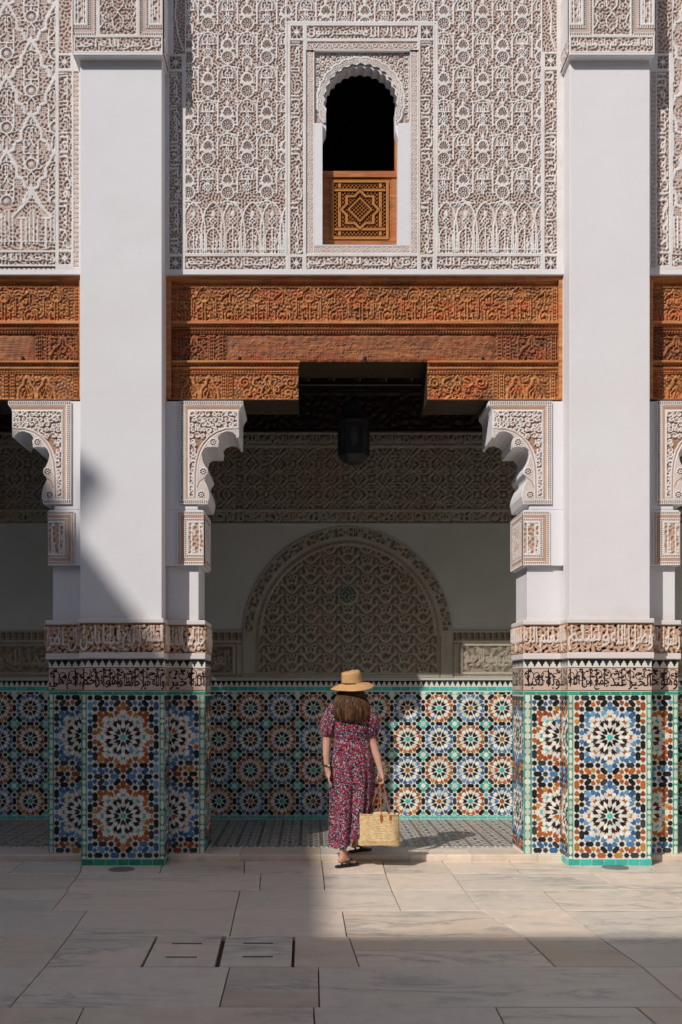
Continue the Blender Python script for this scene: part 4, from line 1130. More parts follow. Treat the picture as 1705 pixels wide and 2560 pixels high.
def side_panel(x0, x1, open_side, word, seed):
    r = Ras(x0, 1577, x1, 1695, 1.7); r.H[:] = 1
    r.rect(x0, 1581, x1, 1600, .05); n = max(1, int((x1 - x0) / 15))
    for i in range(n):
        x = x0 + (i + .5) * (x1 - x0) / n; r.seg(x, 1582, x, 1599, 3, .95); r.seg(x, 1597, x + 9, 1597, 2.6, .95); r.seg(x + 5, 1586, x + 5, 1593, 2.4, .9)
    a, b = (x0 + 24, x1) if open_side == 'r' else (x0, x1 - 24)
    if open_side == 'n': a, b = x0, x1
    zigzag(r, x0, 1606, x1, 1611); zigzag(r, x0, 1686, x1, 1692)
    r.rect(a, 1616, b, 1681, .05); r.lab(10, .45, 0, box=(a, 1616, b, 1681), seed=seed)
    rd = random.Random(seed)
    for i in range(int((b - a) / 16)): r.spiral(a + 10 + i * 16, rd.uniform(1626, 1672), 8, rd.uniform(0, 360), 1.2, 1, 2.4, .7)
    r.text(word, a + 6, b - 8, 1624, 1674, .74)
    if open_side == 'r': zigzag(r, x0 + 12, 1606, x0 + 18, 1692)
    if open_side == 'l': zigzag(r, x1 - 18, 1606, x1 - 12, 1692)
    r.build('carved_panel', FK, .018, M['stucco_in'], bw, .0015)
side_panel(485, 604.5, 'l', 'العز لله', 2); side_panel(1420.5, 1900, 'n', 'العز الدائم والملك لله', 9); side_panel(-440, -70.5, 'n', 'الحمد لله الكريم', 7); side_panel(150.5, 484.5, 'n', 'الملك لله', 8); side_panel(1133.5, 1420, 'r', 'الحمد لله رب العالمين وهو الرحيم', 4); side_panel(-70, 150, 'n', 'الحمد لله وحده', 6)
# painted wooden frieze on top of the wall
def wood_motif(r, cx, cy, k=1.0):
    L = lambda pts, w=3.4, h=.95: [r.poly([(cx + s * x * k, cy + y * k) for x, y in pts], w * k, h) for s in (-1, 1)]
    L([(0, -52), (7, -46), (16, -38), (20, -24), (33, -20)]); L([(33, -20), (33, 28)], 3); L([(28, -10), (28, 28)], 2.2, .8)
    r.disc(cx, cy - 22 * k, 15 * k, h=.9); r.disc(cx, cy - 22 * k, 12.5 * k, h=.3, over=True)
    for a in range(-90, 91, 36): r.disc(cx + 6 * k * math.sin(R(a)), cy - 22 * k - 5.5 * k * math.cos(R(a)), 3.6 * k, 4.2 * k, .85)
    L([(4, -6), (4, 44)], 2.6); L([(4, 6), (13, 4), (18, 10)], 3); L([(17, 20), (17, 44)], 2.6); L([(17, 32), (4, 32)], 2.4); L([(12, 40), (33, 40)], 2.4)
    for s in (-1, 1): r.spiral(cx + s * 14 * k, cy + 6 * k, 6 * k, 0, 1.2, s, 2.6, .9)
def wood_motif2(r, cx, cy, k=1.0):
    L = lambda pts, w=3.4, h=.95: [r.poly([(cx + s * x * k, cy + y * k) for x, y in pts], w * k, h) for s in (-1, 1)]
    L([(0, -48), (8, -38), (22, -30), (26, -22)]); L([(0, -40), (0, -12)], 2.4, .9); L([(0, 8), (10, 14), (15, 24), (13, 38), (4, 44)], 3.2)
    for a in range(-80, 81, 32): r.disc(cx + 6.5 * k * math.sin(R(a)), cy + 28 * k - 6 * k * math.cos(R(a)), 3.4 * k, 4.6 * k, .88)
    L([(22, 12), (22, 44)], 2.6); L([(10, -14), (20, -8), (24, 4)], 3.4, .85)
    for s in (-1, 1): r.spiral(cx + s * 14 * k, cy - 14 * k, 7 * k, 90, 1.2, s, 2.6, .9); r.spiral(cx + s * 20 * k, cy + 2 * k, 5 * k, 0, 1.2, -s, 2.4, .85)
for x0, x1 in ((200, 1960), (-440, 199)):
    r = Ras(x0, 980, x1, 1082, 2.6); r.lab(7, .5, .1)
    for i in range(int((x1 - x0) / 66) + 1): (wood_motif if i % 2 else wood_motif2)(r, x0 + 20 + 66 * i, 1030, .95)
    r.seg(x0, 984, x1, 984, 8, 1); r.seg(x0, 1079, x1, 1079, 6, 1); r.build('painted_wood_frieze', FK, .03, M['wood_dark'], bw, .012)

# ================================================================== ceiling of the gallery
zc = PZ(962, YK)
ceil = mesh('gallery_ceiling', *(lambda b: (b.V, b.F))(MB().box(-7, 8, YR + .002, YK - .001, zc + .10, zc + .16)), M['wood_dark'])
props(ceil, 'dark beamed wooden ceiling of the gallery', None, None, 'structure')
for i in range(-9, 16):
    x = PX(773, 10.6) + .286 * i
    b = MB().box(x - .085, x - .012, YR + .005, YK - .05, zc + .02, zc + .10).out('ceiling_beam', M['wood_dark'], ceil)
    MB().box(x - .012, x - .001, YR + .005, YK - .06, zc + .018, zc + .03).out('painted_edge', M['pale_paint'], b)
MB().box(-7, 8, YK - .075, YK - .062, zc - .03, zc - .018).out('cornice_edge', M['pale_paint'], ceil)
MB().box(-7, 8, YK - .062, YK - .002, zc - .06, zc + .10).out('cornice', M['wood_dark'], ceil)

# ================================================================== lantern
lx, ly = PX(884, 9.95), 9.95
lz = lambda y: PZ(y, ly)
lan = thing('hanging_lantern', (lx, ly, lz(1160)), 'dark six sided metal lantern hanging in the gallery', 'lantern')
rb = (922 - 846) / 2 * ly / F
MB().lathe([(.001, lz(1163)), (rb * .62, lz(1158)), (rb * .98, lz(1142)), (rb, lz(1141)), (rb, lz(1138)), (rb * .96, lz(1136))], lx, ly, 6, R(0)).out('lantern_base', M['iron'], lan)
m = MB()
for i in range(6):
    a = R(60 * i); x, y = lx + rb * math.cos(a), ly + rb * math.sin(a); m.box(x - .008, x + .008, y - .008, y + .008, lz(1140), lz(1058))
m.lathe([(rb, lz(1060)), (rb * 1.03, lz(1058)), (rb * 1.03, lz(1054)), (rb * .8, lz(1046)), (rb * .7, lz(1036)), (rb * .5, lz(1034)), (rb * .45, lz(1012)), (rb * .30, lz(1000)), (rb * .1, lz(994)), (.006, lz(990))], lx, ly, 6)
m.out('lantern_frame', M['iron'], lan)
for i in range(6):
    a0, a1 = R(60 * i), R(60 * i + 60); f_ = .965
    A = (lx + rb * f_ * math.cos(a0), ly + rb * f_ * math.sin(a0)); B = (lx + rb * f_ * math.cos(a1), ly + rb * f_ * math.sin(a1))
    V = [(A[0], A[1], lz(1138)), (B[0], B[1], lz(1138)), (B[0], B[1], lz(1060)), (A[0], A[1], lz(1060))]
    mesh('lantern_panel', V + [(x * .99 + lx * .01, y * .99 + ly * .01, z) for x, y, z in V], [(0, 1, 2, 3), (7, 6, 5, 4)], M['iron'], lan)
    P_ = []
    for k in range(12):
        t = 2 * math.pi * k / 12; u = .5 + .26 * math.cos(t) * (1 - .25 * abs(math.sin(t))); zz = (lz(1138) + lz(1060)) / 2 + (lz(1060) - lz(1138)) * .33 * math.sin(t)
        P_.append(((A[0] + (B[0] - A[0]) * u - lx) * 1.012 + lx, (A[1] + (B[1] - A[1]) * u - ly) * 1.012 + ly, zz))
    mesh('glass_pane', P_, [tuple(range(12))], M['lantern_glass'], lan)
MB().tube([(lx, ly, lz(992)), (lx, ly, zc + .1)], .006, 6).out('chain', M['iron'], lan)

# ================================================================== carved wooden lintels
def bead(r, x0, x1, y):
    r.rect(x0, y - 4, x1, y + 4, .12); n = int((x1 - x0) / 7)
    for i in range(n):
        x = x0 + (i + .5) * (x1 - x0) / n; r.disc(x, y, 2.7, 2.6, .8)
    r.seg(x0, y - 5, x1, y - 5, 1.8, .95); r.seg(x0, y + 5, x1, y + 5, 1.8, .95)
def beadv(r, x, y0, y1):
    r.rect(x - 4, y0, x + 4, y1, .12); n = int((y1 - y0) / 8)
    for i in range(n): r.disc(x, y0 + (i + .5) * (y1 - y0) / n, 2.6, 3, .8)
    r.seg(x - 5, y0, x - 5, y1, 1.8, .95); r.seg(x + 5, y0, x + 5, y1, 1.8, .95)
FW = front(YW)
def lintel(x0, x1, label, group, worn=None, gap=None, ph=0, vis=(0, 1705)):
    """x0,x1: px of the opening in the wall plane; gap: px of the free opening below; worn: px range of the weathered board"""
    X0, X1 = PX(x0, YU), PX(x1, YU)
    t = thing('carved_lintel', ((X0 + X1) / 2, YW, PZ(905, YW)), label, 'lintel', group)
    z = lambda y: PZ(y, YW)
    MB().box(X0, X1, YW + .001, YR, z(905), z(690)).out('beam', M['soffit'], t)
    a, b = x0 + 16, x1 - 14
    for s, xx in ((0, X0), (1, X1)):
        xa_, xb_ = (xx, PX(a, YW)) if s == 0 else (PX(b, YW), xx)
        MB().box(xa_, xb_, YU + .012, YW, z(1001), z(689)).out('side_board', M['board'], t)
    MB().box(X0, X1, YU + .014, YW, PZ(699, YU), PZ(688.6, YU)).out('top_board', M['board'], t)
    va, vb = max(a, vis[0] - 40), min(b, vis[1] + 40)
    r = Ras(va, 702, vb, 808, 1.25); r.lab(7, .42, .35, seed=ph)
    i0 = int((va - 600) / 131) - 2
    for i in range(i0, i0 + 16):
        cx = 641 + ph + 131 * i
        if va - 60 < cx < vb + 60: wood_motif(r, cx, 765, .92); wood_motif2(r, cx + 65.5, 768, .86)
    bead(r, va, vb, 714); r.seg(va, 706, vb, 706, 4.5, 1); r.seg(va, 805, vb, 805, 4.5, .9); r.seg(va, 747, vb, 747, .9, .2, True)
    if va == a: beadv(r, a + 8, 720, 802)
    if vb == b: beadv(r, b - 8, 720, 802)
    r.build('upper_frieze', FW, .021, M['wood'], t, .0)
    def ledge(xa_, xb_, y, w=8):
        MB().box(PX(xa_, YW), PX(xb_, YW), YW - .045, YW, z(y + w * .62), z(y)).box(PX(xa_ + 2, YW), PX(xb_ - 2, YW), YW - .026, YW - .0005, z(y + w), z(y + w * .62) - .0006).out('ledge', M['board'], t)
        rr_ = MB(); n = int((xb_ - xa_) / 9)
        for i in range(n):
            x = xa_ + (i + .5) * (xb_ - xa_) / n; rr_.box(PX(x - 3, YW), PX(x + 3, YW), YW - .024, YW - .001, z(y + w + 3.2), z(y + w) - .0006)
        o = rr_.out('dentils', M['board'], t); o['kind'] = 'stuff'
    ledge(a, b, 808)
    # middle tier
    r = Ras(va, 820, vb, 905, 1.25); r.lab(7, .42, .3, seed=ph + 2)
    segs = []
    wl_, wr_ = worn
    left, right = (a, wl_), (wr_, b)
    bead(r, va, vb, 830); r.seg(va, 822, vb, 822, 4, 1); r.seg(va, 903, vb, 903, 3.5, .9)
    for (p0, p1) in (left, right):
        w_ = p1 - p0; beadv(r, p0 + 8, 838, 900); beadv(r, p1 - 10, 838, 900); beadv(r, p1 - 34 if p0 == a else p0 + 30, 838, 900)
        cx = (p0 + p1) / 2 + (-10 if p0 == a else 12); k = .9
        r.poly([(cx - 34, 900), (cx - 34, 846), (cx + 34, 846), (cx + 34, 900)], 2.4, .9)
        for s in (-1, 1): r.poly([(cx, 842), (cx + s * 6, 850), (cx + s * 8, 862), (cx + s * 22, 872), (cx + s * 32, 890)], 6, .9); r.poly([(cx + s * 8, 900), (cx + s * 12, 886), (cx + s * 20, 898)], 3, .85); r.spiral(cx + s * 24, 856, 6, 0, 1.2, s, 2.4, .85)
        r.disc(cx, 876, 9, h=.9); r.disc(cx, 876, 5, h=.3, over=True); r.seg(cx, 850, cx, 868, 3, .9)
    # weathered board
    N = LAB[10]; w = r.win(wl_ + 4, 838, wr_ - 4, 905)
    if w:
        Xw, Yw = np.meshgrid(r.X[w[0]:w[1]], r.Y[w[2]:w[3]])
        II, JJ = np.meshgrid(np.arange(w[0], w[1]), np.arange(w[2], w[3]))
        n1 = LAB[10][(JJ // 2) % 512, (II * 3 // 4) % 512]; n2 = LAB[7][(JJ * 2) % 512, (II // 9) % 512]
        e = np.minimum(np.minimum(Xw - wl_ - 4, wr_ - 4 - Xw) / 16, np.minimum(Yw - 838, 905 - Yw) / 6 + .1); e = np.clip(e + n1 * .1, 0, 1)
        r.H[w[2]:w[3], w[0]:w[1]] = np.clip(.5 + .09 * n1 * (LAB[5][JJ % 512, (II * 2) % 512] > -.4) + .03 * n2, .1, .9) * e
        wt = Ras(wl_ + 4, 838, wr_ - 4, 905, 1.25)
        for i_ in range(int((wr_ - wl_) / 42)): wood_motif(wt, wl_ + 30 + 42 * i_, 886, .62); wood_motif2(wt, wl_ + 51 + 42 * i_, 880, .5)
        hh, ww_ = min(wt.H.shape[0], w[3] - w[2]), min(wt.H.shape[1], w[1] - w[0])
        if wl_ + 4 >= r.x0: r.H[w[2]:w[2] + hh, w[0]:w[0] + ww_] += (wt.H[:hh, :ww_] - .4) * .30 * e[:hh, :ww_] * (LAB[10][(JJ[:hh, :ww_] // 4) % 512, (II[:hh, :ww_] // 5) % 512] > -.2)
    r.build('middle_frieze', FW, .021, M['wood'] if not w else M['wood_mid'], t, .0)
    for xx in (wl_ + 36, (wl_ + wr_) / 2 + 10, wr_ - 34):
        if vis[0] < xx < vis[1]:
            c = Vector(FW.w(xx, 896, .016)); mm = MB(); mm.lathe([(.001, .012), (.008, .010), (.014, .004), (.015, -.004)], 0, 0, 10)
            mesh('iron_nail', [(c.x + x_, c.y - z_, c.z + y_) for x_, y_, z_ in mm.V], mm.F, M['iron'], t, True)
    # lower consoles
    g0, g1 = gap
    for (p0, p1, sgn) in ((a - 16, g0, 1), (g1, b + 14, -1)):
        if p1 < vis[0] - 60 or p0 > vis[1] + 60: continue
        ledge(p0 + (16 if sgn > 0 else 0), p1 - (14 if sgn < 0 else 0) + (3 if sgn > 0 else 0), 905, 7.5)
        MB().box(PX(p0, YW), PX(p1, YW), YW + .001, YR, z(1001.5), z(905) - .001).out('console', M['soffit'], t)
        q0, q1 = max(p0, vis[0] - 40), min(p1, vis[1] + 40)
        if sgn > 0: q0 = max(q0, a)
        else: q1 = min(q1, b)
        r = Ras(q0, 917, q1, 1001, 1.25); r.lab(7, .35, .45, seed=ph + 5)
        e = p1 if sgn > 0 else p0; X_ = lambda k: e - sgn * k
        bead(r, q0, q1, 930); r.seg(q0, 921, q1, 921, 6, 1)
        beadv(r, X_(170), 936, 1000); beadv(r, X_(186), 936, 1000)
        beadv(r, X_((p1 - p0) - 26), 936, 1000)
        for k in (214, 262):
            cx = X_(k + 8)
            for s in (-1, 1):
                r.poly([(cx, 944), (cx + s * 7, 950), (cx + s * 9, 962), (cx + s * 20, 974), (cx + s * 23, 1000)], 6.5, .85)
                r.poly([(cx, 968), (cx + s * 8, 976), (cx + s * 15, 984), (cx + s * 12, 998), (cx, 999)], 2.6, .95); r.spiral(cx + s * 21, 950, 6, 0, 1.2, s, 2.4, .8)
            r.poly([(cx - 9, 999), (cx, 972), (cx + 9, 999)], 2.6, .9)
        cx = X_(76)
        for s in (-1, 1):
            r.spiral(cx + s * 58, 958, 15, 0, 1.4, s, 4, .9); r.spiral(cx + s * 50, 985, 11, 90, 1.3, -s, 4, .9); r.disc(cx + s * 46, 985, 3.5, h=.9)
            r.poly([(cx, 940), (cx + s * 8, 952), (cx + s * 5, 962), (cx + s * 14, 972), (cx + s * 18, 990), (cx + s * 30, 1000)], 4.5, .92)
            r.poly([(cx + s * 20, 944), (cx + s * 34, 950), (cx + s * 38, 962), (cx + s * 28, 968)], 4.5, .9); r.spiral(cx + s * 22, 976, 9, 180, 1.2, s, 3.4, .9); r.spiral(cx + s * 8, 992, 8, 0, 1.2, s, 3, .88)
        r.poly([(cx, 962), (cx + 5, 972), (cx, 982), (cx - 5, 972)], 3, .95, True)
        r.seg(q0, 999, q1, 999, 3, .85)
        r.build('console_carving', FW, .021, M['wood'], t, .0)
    return t
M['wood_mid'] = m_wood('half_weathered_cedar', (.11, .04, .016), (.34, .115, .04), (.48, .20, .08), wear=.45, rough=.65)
lintel(413.4, 1407.6, 'carved cedar lintel over the wide middle opening, full width in view', 'carved cedar lintels', (563, 1240), (746, 1068))
lintel(-808, 202.8 + 12, 'carved cedar lintel beside the left pier, cut by the left edge of the photo', 'carved cedar lintels', (-658, 92), (-475, -154), ph=24, vis=(-400, 1705))
lintel(1612, 2620, 'short strip of carved cedar lintel at the far right edge', 'carved cedar lintels', (1772, 2440), (1960, 2270), ph=60, vis=(1600, 2050))

# ================================================================== carved stucco walls above
def wall_body(t, x0, x1, hole=None, zt=-560):
    X0, X1 = PX(x0, YU), PX(x1, YU); zb, z1 = PZ(686, YU), PZ(zt, YU)
    m = MB(); Yb, Yr = YU + .004, YU + .26
    if hole is None: m.box(X0, X1, Yb, Yr, zb, z1)
    else:
        a, b, c, d = hole; A, B, C, D = PX(a, YU), PX(b, YU), PZ(c, YU), PZ(d, YU)
        m.box(X0, A, Yb, Yr, zb, z1); m.box(B, X1, Yb, Yr, zb, z1); m.box(A, B, Yb, Yr, C, z1); m.box(A, B, Yb, Yr, zb, D)
    m.out('wall_body', M['plaster'], t)
    MB().box(X0, X1, YU - .022, YU + .2, PZ(688.5, YU), PZ(677, YU)).out('bottom_ledge', M['plaster'], t)
cw = thing('carved_stucco_wall', (PX(910, YU), YU, PZ(688, YU)), 'carved stucco wall around the middle upper window', 'wall', 'carved stucco walls above the lintels')
wall_body(cw, 413.4, 1407.6, (786, 1024, 130, 615))
D_ = .021
def panel(name, x0, y0, x1, y1, fn, res=1.12, parent=None, mt='stucco', off=.0, depth=D_):
    r = Ras(x0, y0, x1, y1, res); fn(r); return r.build(name, FU, depth, M[mt], parent or cw, off)
def lattice(r, X0=569.8, Y0=315.5):
    for i in range(-6, 24):
        for j in range(-8, 6):
            cx = X0 + 49.0 * (i - 4); cy = Y0 + 84.3 * j
            if (i - 4 + j) % 2: continue
            if cx < r.x0 - 50 or cx > r.x1 + 50 or cy < r.y0 - 100 or cy > r.y1 + 100 or cy > 545: continue
            motif_centre(r, cx, cy)
def lower_zone(r, xa, xb, seed):
    rd = random.Random(seed); ya, yb = 512, 636
    n = int((xb - xa) / 48)
    for i in range(n + 2):
        cx = xa + 22 + i * 49
        for s in (-1, 1):
            r.poly([(cx, 508), (cx + s * 9, 514), (cx + s * 20, 530), (cx + s * 24, 548), (cx + s * 20, 572), (cx + s * 22, 632)], 4.2)
            r.poly([(cx, 572), (cx + s * 10, 577), (cx + s * 17, 590), (cx + s * 17, 632)], 3.6)
        r.disc(cx, 538, 5, 8, 1); r.disc(cx, 555, 9, h=1)
        for a in range(4): r.disc(cx + 4.5 * math.cos(R(90 * a)), 555 + 4.5 * math.sin(R(90 * a)), 2, h=.1, over=True)
        r.seg(cx, 565, cx, 632, 3.4); k = rd.uniform(588, 610); r.poly([(cx + 2, k), (cx + 10, k), (cx + 10, k + 12)], 3); r.seg(cx + 7, 596, cx + 7, 634, 3)
    r.seg(xa, 626, xb, 626, 4)
def main_panel(x0, x1, seed):
    def fn(r):
        r.lab(7, .62, -.45, seed=seed); lattice(r)
        # clear lower zone and fill
        w = r.win(x0, 520, x1, 640); r.H[w[2]:w[3], w[0]:w[1]] = np.minimum(r.H[w[2]:w[3], w[0]:w[1]], .62)
        lower_zone(r, x0, x1, seed)
        r.poly([(x0, -60), (x0, 637), (x1, 637), (x1, -60)], 5, 1)
    return fn
panel('carved_panel', 463, -60, 716.5, 638, main_panel(463, 716, 1))
panel('carved_panel', 1093, -60, 1354.5, 638, main_panel(1093, 1354, 2))
def topstrip(r): r.lab(7, .62, -.45, seed=9); lattice(r); r.poly([(716.5, 60), (1093, 60)], 7, 1)
panel('carved_panel', 716.7, -60, 1092.8, 62, topstrip)
def frame_l(r):
    r.H[:] = 1; star_block(r, 424, 143, 455, 176); vert_band(r, 424, 455, 183, 636, ['الرحمن الرحيم', 'مالك الدين', 'والحمد لله'], 3); star_block(r, 424, 643, 455, 676)
    r.rect(434, -60, 463, 138, 0); r.lab(7, .62, -.45, box=(434, -60, 463, 138)); r.poly([(436, -60), (444, -20), (438, 40), (446, 90), (460, 130)], 4)
panel('carved_border', 413.5, -60, 463, 677, frame_l)
def frame_r(r):
    r.H[:] = 1; star_block(r, 1361, 138, 1391, 171); vert_band(r, 1361, 1391, 180, 636, ['لله رب', 'ملك السموات' if False else 'الملك لله', 'العز الدائم'], 5); star_block(r, 1361, 643, 1391, 676)
    r.rect(1354, -60, 1391, 133, 0); r.lab(7, .62, -.45, box=(1354, -60, 1391, 133)); r.poly([(1356, -60), (1364, -20), (1378, 40), (1376, 90), (1388, 130)], 4)
panel('carved_border', 1354.5, -60, 1407.5, 677, frame_r)
def bottom(words, xa, xb):
    def fn(r): r.H[:] = 1; hor_band(r, xa, xb, 644, 675, words, int(xa))
    return fn
panel('inscription_band', 463, 638.2, 722, 677, bottom(['من الشيطان', 'الرجيم'][::1], 464, 714), 1.2)
panel('inscription_band', 760, 638.2, 1050, 677, bottom(['وقل الحمد', 'لله الكريم'], 767, 1042), 1.2)
panel('inscription_band', 1087, 638.2, 1354.4, 677, bottom(['السميع العليم', 'فاتقوا الله'], 1093, 1350), 1.2)
def win_frame(side):
    xa, xb = (727, 758) if side == 'l' else (1051, 1083)
    def fn(r):
        r.H[:] = 1; star_block(r, xa, 68, xb, 100); vert_band(r, xa, xb, 106, 638, ['الحمد لله رب', 'العالمين', 'الرحمن', 'الرحيم'], 7 if side == 'l' else 8); star_block(r, xa, 645, xb, 676)
        r.seg((720 if side == 'l' else 1088), 62, (720 if side == 'l' else 1088), 676, 1, .6, True)
    return fn
panel('window_border', 716.7, 62.2, 765, 638, win_frame('l')); panel('window_border', 1046, 62.2, 1092.8, 638, win_frame('r'))
def blk(xa, xb):
    def fn(r): r.H[:] = 1; star_block(r, xa, 645, xb, 676)
    return fn
panel('star_block', 722.2, 638.2, 759.8, 677, blk(726, 757)); panel('star_block', 1050.2, 638.2, 1086.8, 677, blk(1052, 1082))
def topband(r): r.H[:] = 1; hor_band(r, 768, 1044, 69, 99, ['لا اله الا الله', 'محمد رسول'], 4); wave_band(r, 769, 1043, 108, 126)
panel('window_border', 765.2, 62.2, 1045.8, 128, topband)
def wl_(xa, xb):
    def fn(r): r.H[:] = .9; wave_band(r, xa, xb, 108, 634)
    return fn
panel('wave_border', 765.2, 128, 785.5, 638, wl_(768, 783), 1.3, None, 'stucco', .0, .012); panel('wave_border', 1024.5, 128, 1045.8, 638, wl_(1029, 1043), 1.3, None, 'stucco', .0, .012)
panel('wave_border', 785.5, 615.2, 1024.5, 638, lambda r: (r.H.__setitem__(slice(None), .9), wave_band(r, 786, 1024, 618, 633)), 1.3, None, 'stucco', .0, .012)
# window: flat jambs, spandrel niche, scalloped arch, reveal
wn = MB()
z = lambda y: PZ(y, YU); x = lambda v: PX(v, YU); YJ = YU - .010; YD = YU + .15
wn.box(x(785.6), x(806), YJ, YD, z(614.8), z(309)); wn.box(x(995), x(1024.4), YJ, YD, z(614.8), z(309)); wn.box(x(806), x(995), YJ, YD, z(614.8), z(613))
win = wn.out('window_surround', M['plaster'], cw)
ACX, ACY = 902, 254
inner = []
N_ = 15
for i in range(N_ + 1):                                     # scallops, from lower left over the top to lower right
    a = R(192 - 204 * i / N_)
    inner.append((ACX + 88 * math.cos(a), ACY - 88 * math.sin(a)))
path = []
for i in range(N_):
    a, b = inner[i], inner[i + 1]; mx_, my_ = (a[0] + b[0]) / 2 - ACX, (a[1] + b[1]) / 2 - ACY; l = math.hypot(mx_, my_)
    for t in (0, .2, .4, .6, .8):
        k = math.sin(math.pi * t) * 5.5; px_, py_ = a[0] * (1 - t) + b[0] * t, a[1] * (1 - t) + b[1] * t
        path.append((px_ + mx_ / l * k, py_ + my_ / l * k))
path.append(inner[-1])
path = [(806, 344), (808, 336), (815, 322), (815.5, 290)] + path + [(988.5, 290), (989, 322), (993, 336), (995, 344)]
def strip(P1, P2, name, mt, Y1, Y2, parent):
    "plate between two polylines with thickness"
    n = len(P1); V = [(PX(a, YU), Y1, PZ(b, YU)) for a, b in P1] + [(PX(a, YU), Y1, PZ(b, YU)) for a, b in P2] + [(PX(a, YU), Y2, PZ(b, YU)) for a, b in P1] + [(PX(a, YU), Y2, PZ(b, YU)) for a, b in P2]
    Fc = []
    for i in range(n - 1):
        Fc += [(i, i + 1, n + i + 1, n + i), (2 * n + i + 1, 2 * n + i, 3 * n + i, 3 * n + i + 1), (i + 1, i, 2 * n + i, 2 * n + i + 1), (n + i, n + i + 1, 3 * n + i + 1, 3 * n + i)]
    return mesh(name, V, Fc, M[mt], parent)
def outer_pt(p):
    dx, dy = p[0] - ACX, p[1] - ACY
    if dy > 22: return (787 if dx < 0 else 1022, p[1])
    if abs(dy) < 1e-6: dy = -1e-6
    t = min((1022 - ACX) / dx if dx > 0 else (787 - ACX) / dx if dx < 0 else 1e9, (131 - ACY) / dy if dy < 0 else (345 - ACY) / dy)
    return (ACX + dx * t, ACY + dy * t)
outer = []
for p_ in path:
    o_ = outer_pt(p_) if p_[1] - ACY <= 22 else (787 if p_[0] < ACX else 1022, p_[1]); outer.append(o_)
strip(path, outer, 'arch_plate', 'plaster', YU + .024, YD, cw)
r = Ras(786, 130.5, 1023.5, 309, 1.1); r.lab(10, .3, -.4); Xr, Yr = np.meshgrid(r.X, r.Y)
rd = random.Random(11)
for k in range(180):
    xx, yy = 794 + (k % 18) * 13, 138 + (k // 18) * 15 + (k % 2) * 6; r.spiral(xx, yy, rd.uniform(6, 9), rd.uniform(0, 360), 1.2, rd.choice((-1, 1)), 2.6, .9); r.disc(xx, yy, 2, h=.9)
dd = np.hypot(Xr - ACX, Yr - ACY); th = np.arctan2(Yr - ACY, Xr - ACX)
sc_ = np.abs(np.sin(th * 12)); ob = 112 - 3.5 * (1 - sc_)
r.H = np.where(dd < ob, 1.0, r.H); r.H = np.where((dd < ob - 5.5) & (dd > ob - 7), .45, r.H)
arcs = (dd < ob - 9) & (dd > 92) & (((dd / 3.6) % 1.0) < .35); r.H = np.where(arcs, .55, r.H)
r.poly([(788, 132), (1021, 132), (1021, 300)], 3, .9); r.seg(788, 132, 788, 300, 3, .9)
pin = r.inside([(a, b) for a, b in path] + [(995, 400), (806, 400)])
r.mask = ~pin & ~((dd < 84) & (Yr < 330))
r.build('arch_carving', front(YU + .024), .016, M['stucco'], cw, .001)
MB().box(x(785.6), x(1024.4), YU - .018, YU + .03, z(130.4), z(127)).out('niche_head', M['plaster'], cw)
# wooden window: frame at the back of the reveal and the latticed half panel
YG = YD - .01
MB().box(x(806), x(816), YG, YG + .05, PZ(612.8, YU), z(432)).box(x(990), x(1003), YG - .01, YG + .05, PZ(612.8, YU), z(300)).out('window_frame', M['wood_new'], cw)
gl = front(YG - .002)
PXg = lambda v: PX(v, YG); PZg = lambda v: PZ(v, YG)
rail = MB(); k_ = lambda xa_, xb_, ya_, yb_, d0=0, d1=.04: rail.box(PXg(xa_), PXg(xb_), YG - .012 - d0, YG + d1, PZg(yb_), PZg(ya_))
k_(804, 993, 431, 446, .012); k_(804, 822, 446.2, 612); k_(978, 993, 446.2, 612); k_(822.2, 977.8, 600, 612); k_(822.2, 977.8, 446.2, 452, -.004)
k_(822.2, 829, 452.2, 599.8, -.006); k_(971, 977.8, 452.2, 599.8, -.006)
panel_ob = rail.out('half_shutter', M['wood_new'], cw)
r = Ras(829, 452, 971, 600, .8); r.H[:] = .5
hole = lambda a, b, q=2.6: r.disc(a, b, q, h=0, over=True)
for i in range(-16, 17):
    for j in range(-17, 18):
        if (i + j) % 2: continue
        hole(900 + i * 4.7, 526 + j * 4.7, 2.5)
def strap(P, w_, closed=True):
    r.poly(P, w_ + 3.0, .02, closed, True); r.poly(P, w_, 1.0, closed, True); r.poly(P, 1.0, .75, closed, True)
for v_ in (849, 951): strap([(v_, 440), (v_, 612)], 7, False)
for v_ in (477, 575): strap([(820, v_), (980, v_)], 7, False)
strap([(831, 455), (969, 455), (969, 597), (831, 597)], 8)
sq = lambda f, q: [(900 + q * math.cos(R(f + 90 * k)), 526 + q * math.sin(R(f + 90 * k))) for k in range(4)]
strap([(900 + (47 if k % 2 == 0 else 36) * math.cos(R(22.5 * k)), 526 + (47 if k % 2 == 0 else 36) * math.sin(R(22.5 * k))) for k in range(16)], 6.5)
for p_ in sq(0, 40) + sq(45, 40): pass
r.poly(sq(0, 29), 6.5, .02, True, True); r.poly(sq(0, 29), 4, .9, True, True)
M['lattice_wood'] = m_relief('pierced_cedar', [(.0, (.012, .006, .004)), (.35, (.08, .027, .008)), (.5, (.30, .11, .03)), (.8, (.44, .175, .05)), (1, (.54, .235, .08))])
r.build('lattice', front(YG - .004), .018, M['lattice_wood'], panel_ob)
